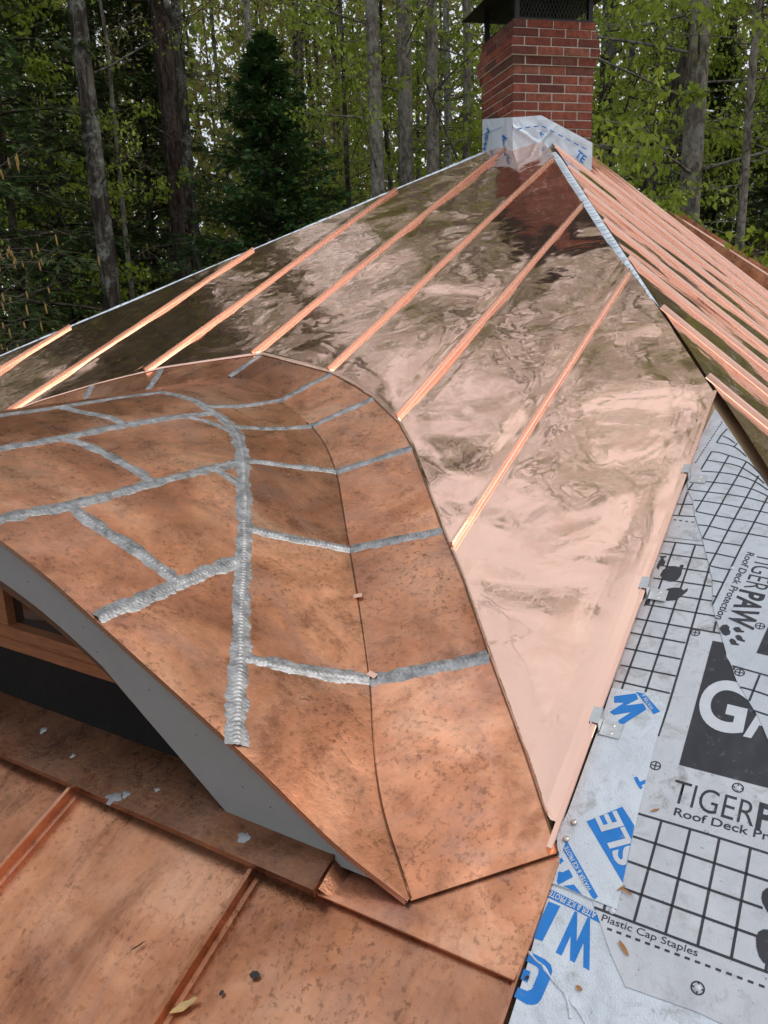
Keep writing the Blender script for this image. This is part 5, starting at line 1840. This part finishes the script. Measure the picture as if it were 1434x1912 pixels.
# --- birch with catkins whose twigs reach in from the left
cat_tree = tree('birch_tree', 'young birch with hanging yellow catkins on bare twigs', -59.5, 9.6, 'catkins', 'bark_brown', 'leaf_spring', 0.6, 1.0)
rng = np.random.default_rng(77)
TB = Tubes()
CV, CF = [], []
cn = 0
origin = Vector(cat_tree.location)
tips = []
for i in range(13):
    z0 = 3.6 + 0.17 * i
    azt = R_(rng.uniform(-55.5, -50.5)); dt = rng.uniform(7.6, 8.6)
    tx, ty = dt * math.sin(azt) + CAMXY[0], dt * math.cos(azt) + CAMXY[1]
    tgt = np.array([tx - origin.x, ty - origin.y, z0 + rng.uniform(0.0, 0.7) + 0.6])
    st_ = np.array([0, 0, z0])
    t = np.linspace(0, 1, 9)[:, None]
    pts = st_ + (tgt - st_) * t + np.array([0, 0, 0.25]) * np.sin(t * math.pi) + np.cumsum(rng.normal(0, 0.035, (9, 3)), 0)
    c_, s_ = math.cos(-0.6), math.sin(-0.6)
    pts = np.stack([pts[:, 0] * c_ - pts[:, 1] * s_, pts[:, 0] * s_ + pts[:, 1] * c_, pts[:, 2]], 1)
    TB.add(pts, np.linspace(0.010, 0.002, 9), 4)
    for q in range(6):
        g = rng.uniform(0.35, 1.0)
        p = np.array([np.interp(g, np.linspace(0, 1, 9), pts[:, c]) for c in range(3)])
        dd = unit(rng.normal(0, 1, 3) * np.array([1, 1, 0.4]))
        tw = bezier(p, dd, rng.uniform(0.15, 0.45), 0.05, rng, 4, 0.05)
        TB.add(tw, np.linspace(0.003, 0.0015, 4), 3)
        for r_ in range(rng.integers(0, 3)):
            tips.append(tw[-1 - r_])
link('catkin_twigs', TB.mesh('catkin_twigs', [MAT['twig']]), cat_tree)
TC = Tubes()
for p in tips:
    L = rng.uniform(0.05, 0.11)
    TC.add([p, p + [0, 0, -L * 0.3], p + [0.004, 0, -L * 0.75], p + [0.006, 0.003, -L]], [0.003, 0.0085, 0.0085, 0.003], 6)
cz = link('catkins', TC.mesh('catkins', [MAT['catkin']]), cat_tree)
cz['kind'] = 'stuff'

# --- the rest of the wood reads as one mass behind
rng = np.random.default_rng(5)
T = Tubes()
LP, LD, LN, LL, LM = [], [], [], [], []
for i in range(300):
    az = rng.uniform(-118, 62); d = rng.uniform(20, 46)
    if -60 < az < 0 and d < 23: d += 5
    x, y = polar(az, d)
    H = rng.uniform(19, 31)
    k = 9
    t = np.linspace(0, 1, k)
    base = np.stack([x + np.cumsum(rng.normal(0, 0.10, k)), y + np.cumsum(rng.normal(0, 0.10, k)), GZ + t * H], 1)
    T.add(base, rng.uniform(0.06, 0.16) * (1 - 0.8 * t), 6)
    m = rng.integers(22, 40)
    pal = rng.choice([0, 1, 2], p=[0.48, 0.42, 0.10])
    for q in range(m):
        f = rng.uniform(0.2, 1.0)
        p = np.array([np.interp(f, t, base[:, c]) for c in range(3)])
        a = rng.random() * 2 * np.pi
        dd = np.array([math.cos(a), math.sin(a), rng.uniform(0.0, 0.9)])
        L = rng.uniform(1.0, 3.6) * (1.15 - 0.6 * f)
        bp = bezier(p, unit(dd), L, 0.05, rng, 4, 0.06)
        T.add(bp, np.linspace(0.022, 0.006, 4), 3)
        nl = rng.integers(14, 40) * (2 if pal == 2 else 1)
        g = rng.uniform(0.2, 1.0, nl)
        P = np.stack([np.interp(g, np.linspace(0, 1, 4), bp[:, c]) for c in range(3)], 1) + rng.normal(0, 0.30, (nl, 3))
        LP.append(P); LD.append(unit(rng.normal(0, 1, (nl, 3)) + [0, 0, -0.5])); LN.append(unit(rng.normal(0, 1, (nl, 3))))
        LL.append(rng.uniform(0.09, 0.21, nl)); LM.append(np.full(nl, pal))
# closed canopy high above: 9 to 24 m up, mirrored by the copper
m = 150000
az = rng.uniform(-85, 12, m); d = rng.uniform(13.5, 24, m)
hgt = rng.uniform(7.5, 25.0, m)
cl = np.sin(az * 0.55 + 1.3) + np.sin(az * 0.21 + d * 0.9) + np.sin(hgt * 0.8 + az * 0.3)
lim = np.tan(np.radians(50 + 4.0 * np.sin(az * 0.33) + 3 * np.sin(az * 1.1)))
elv = np.degrees(np.arctan((hgt + GZ - 1.2) / d))
keep = (cl + rng.normal(0, 0.7, m) > -0.2) & (hgt + GZ < 1.2 + d * lim) & (elv > 19) & (rng.random(m) < np.clip(1.15 - (elv - 20) / 34, 0.12, 1))
az, d, hgt = az[keep], d[keep], hgt[keep]
m = len(az)
LP.append(np.stack([CAMXY[0] + d * np.sin(np.radians(az)), CAMXY[1] + d * np.cos(np.radians(az)), GZ + hgt], 1))
LD.append(unit(rng.normal(0, 1, (m, 3)))); LN.append(unit(rng.normal(0, 1, (m, 3))))
LL.append(rng.uniform(0.08, 0.20, m)); LM.append(rng.choice([0, 1, 2], m, p=[0.25, 0.6, 0.15]))
# olive growth behind the fir
m = 26000
az = rng.uniform(-46, -29, m); d = rng.uniform(19, 27, m); hgt = rng.uniform(3.0, 15.0, m)
cl = np.sin(az * 1.9 + d * 0.7) + np.sin(az * 0.9 - hgt * 0.7)
keep = cl + rng.normal(0, 0.5, m) > 0.1
az, d, hgt = az[keep], d[keep], hgt[keep]
m = len(az)
LP.append(np.stack([CAMXY[0] + d * np.sin(np.radians(az)), CAMXY[1] + d * np.cos(np.radians(az)), GZ + hgt], 1))
LD.append(unit(rng.normal(0, 1, (m, 3)))); LN.append(unit(rng.normal(0, 1, (m, 3))))
LL.append(rng.uniform(0.07, 0.15, m)); LM.append(rng.choice([0, 1], m, p=[0.35, 0.65]))
# spring leaves of the middle wood
m = 26000
az = rng.uniform(-34, 2, m); d = rng.uniform(16, 23, m); hgt = rng.uniform(2.0, 13.0, m)
cl = np.sin(az * 2.3 + d * 0.9) + np.sin(az * 1.1 - hgt * 1.1) + np.sin(hgt * 2.0 + d)
keep = cl + rng.normal(0, 0.4, m) > 0.2
az, d, hgt = az[keep], d[keep], hgt[keep]
m = len(az)
LP.append(np.stack([CAMXY[0] + d * np.sin(np.radians(az)), CAMXY[1] + d * np.cos(np.radians(az)), GZ + hgt], 1))
LD.append(unit(rng.normal(0, 0.6, (m, 3)) + [0, 0, -0.7])); LN.append(unit(rng.normal(0, 1, (m, 3))))
LL.append(rng.uniform(0.06, 0.12, m)); LM.append(rng.choice([0, 1], m, p=[0.8, 0.2]))
# deep wood far off, closing most of the sky between the trunks
m = 130000
az = rng.uniform(-80, 15, m); d = rng.uniform(34, 60, m); hgt = rng.uniform(0, 26, m)
cl = np.sin(az * 1.7 + d * 0.3) + np.sin(az * 0.8 - hgt * 0.35) + 0.6 * np.sin(az * 4.1 + hgt * 0.6)
keep = cl + rng.normal(0, 0.5, m) - np.maximum(0, hgt - 12) * 0.05 > -1.0
az, d, hgt = az[keep], d[keep], hgt[keep]
m = len(az)
LP.append(np.stack([CAMXY[0] + d * np.sin(np.radians(az)), CAMXY[1] + d * np.cos(np.radians(az)), GZ + hgt], 1))
LD.append(unit(rng.normal(0, 1, (m, 3)))); LN.append(unit(rng.normal(0, 1, (m, 3))))
LL.append(rng.uniform(0.25, 0.55, m)); LM.append(rng.choice([0, 1, 2], m, p=[0.25, 0.6, 0.15]))
m = 60000
az = rng.uniform(-72, 8, m); d = rng.uniform(26, 40, m); hgt = rng.random(m) ** 1.2 * 12.5
cl = np.sin(az * 1.3 + d * 0.5) + np.sin(az * 0.5 - hgt * 0.5)
keep = cl + rng.normal(0, 0.6, m) + (az < -40) * 0.8 > -0.5
az, d, hgt = az[keep], d[keep], hgt[keep]
m = len(az)
LP.append(np.stack([CAMXY[0] + d * np.sin(np.radians(az)), CAMXY[1] + d * np.cos(np.radians(az)), GZ + hgt], 1))
LD.append(unit(rng.normal(0, 1, (m, 3)))); LN.append(unit(rng.normal(0, 1, (m, 3))))
LL.append(rng.uniform(0.18, 0.42, m)); LM.append(np.where((az > -45) & (az < -19), rng.choice([0, 1], m, p=[0.35, 0.65]), rng.choice([0, 1, 2], m, p=[0.2, 0.35, 0.45])))
tw = T.mesh('far_woods', [MAT['bark_grey']])
V, F = leaf_quads(np.concatenate(LP), np.concatenate(LD), np.concatenate(LN), np.concatenate(LL), np.concatenate(LL) * 0.33)
wm = fast_mesh('foliage', V, F, [MAT['leaf_spring'], MAT['leaf_olive'], MAT['leaf_hemlock']], np.concatenate(LM))
woods = link('far_woods', tw)
tag(woods, 'distant wood of thin grey trunks and spring foliage behind the nearer trees', 'woods', None, 'stuff')
fo = link('foliage', wm, woods)
fo['kind'] = 'stuff'
# low growth that closes the view near the ground
rng = np.random.default_rng(9)
m = 60000
az = rng.uniform(-80, 15, m); d = rng.uniform(13, 34, m)
hgt = rng.random(m) ** 1.6 * 5.2
cl = np.sin(az * 0.9 + d * 1.7) + np.sin(az * 2.3 - d * 0.8)
keep = cl + rng.normal(0, 0.6, m) > -0.5
az, d, hgt = az[keep], d[keep], hgt[keep]
P = np.stack([CAMXY[0] + d * np.sin(np.radians(az)), CAMXY[1] + d * np.cos(np.radians(az)), GZ + hgt], 1)
m = len(P)
L = rng.uniform(0.08, 0.22, m)
V, F = leaf_quads(P, unit(rng.normal(0, 1, (m, 3)) + [0, 0, -0.3]), unit(rng.normal(0, 1, (m, 3))), L, L * 0.3)
um = fast_mesh('undergrowth', V, F, [MAT['leaf_spring'], MAT['leaf_olive'], MAT['leaf_hemlock']], rng.choice([0, 1, 2], m, p=[0.25, 0.25, 0.5]))
ug = link('undergrowth', um)
tag(ug, 'dark undergrowth closing the view beneath the trees', 'undergrowth', None, 'stuff')
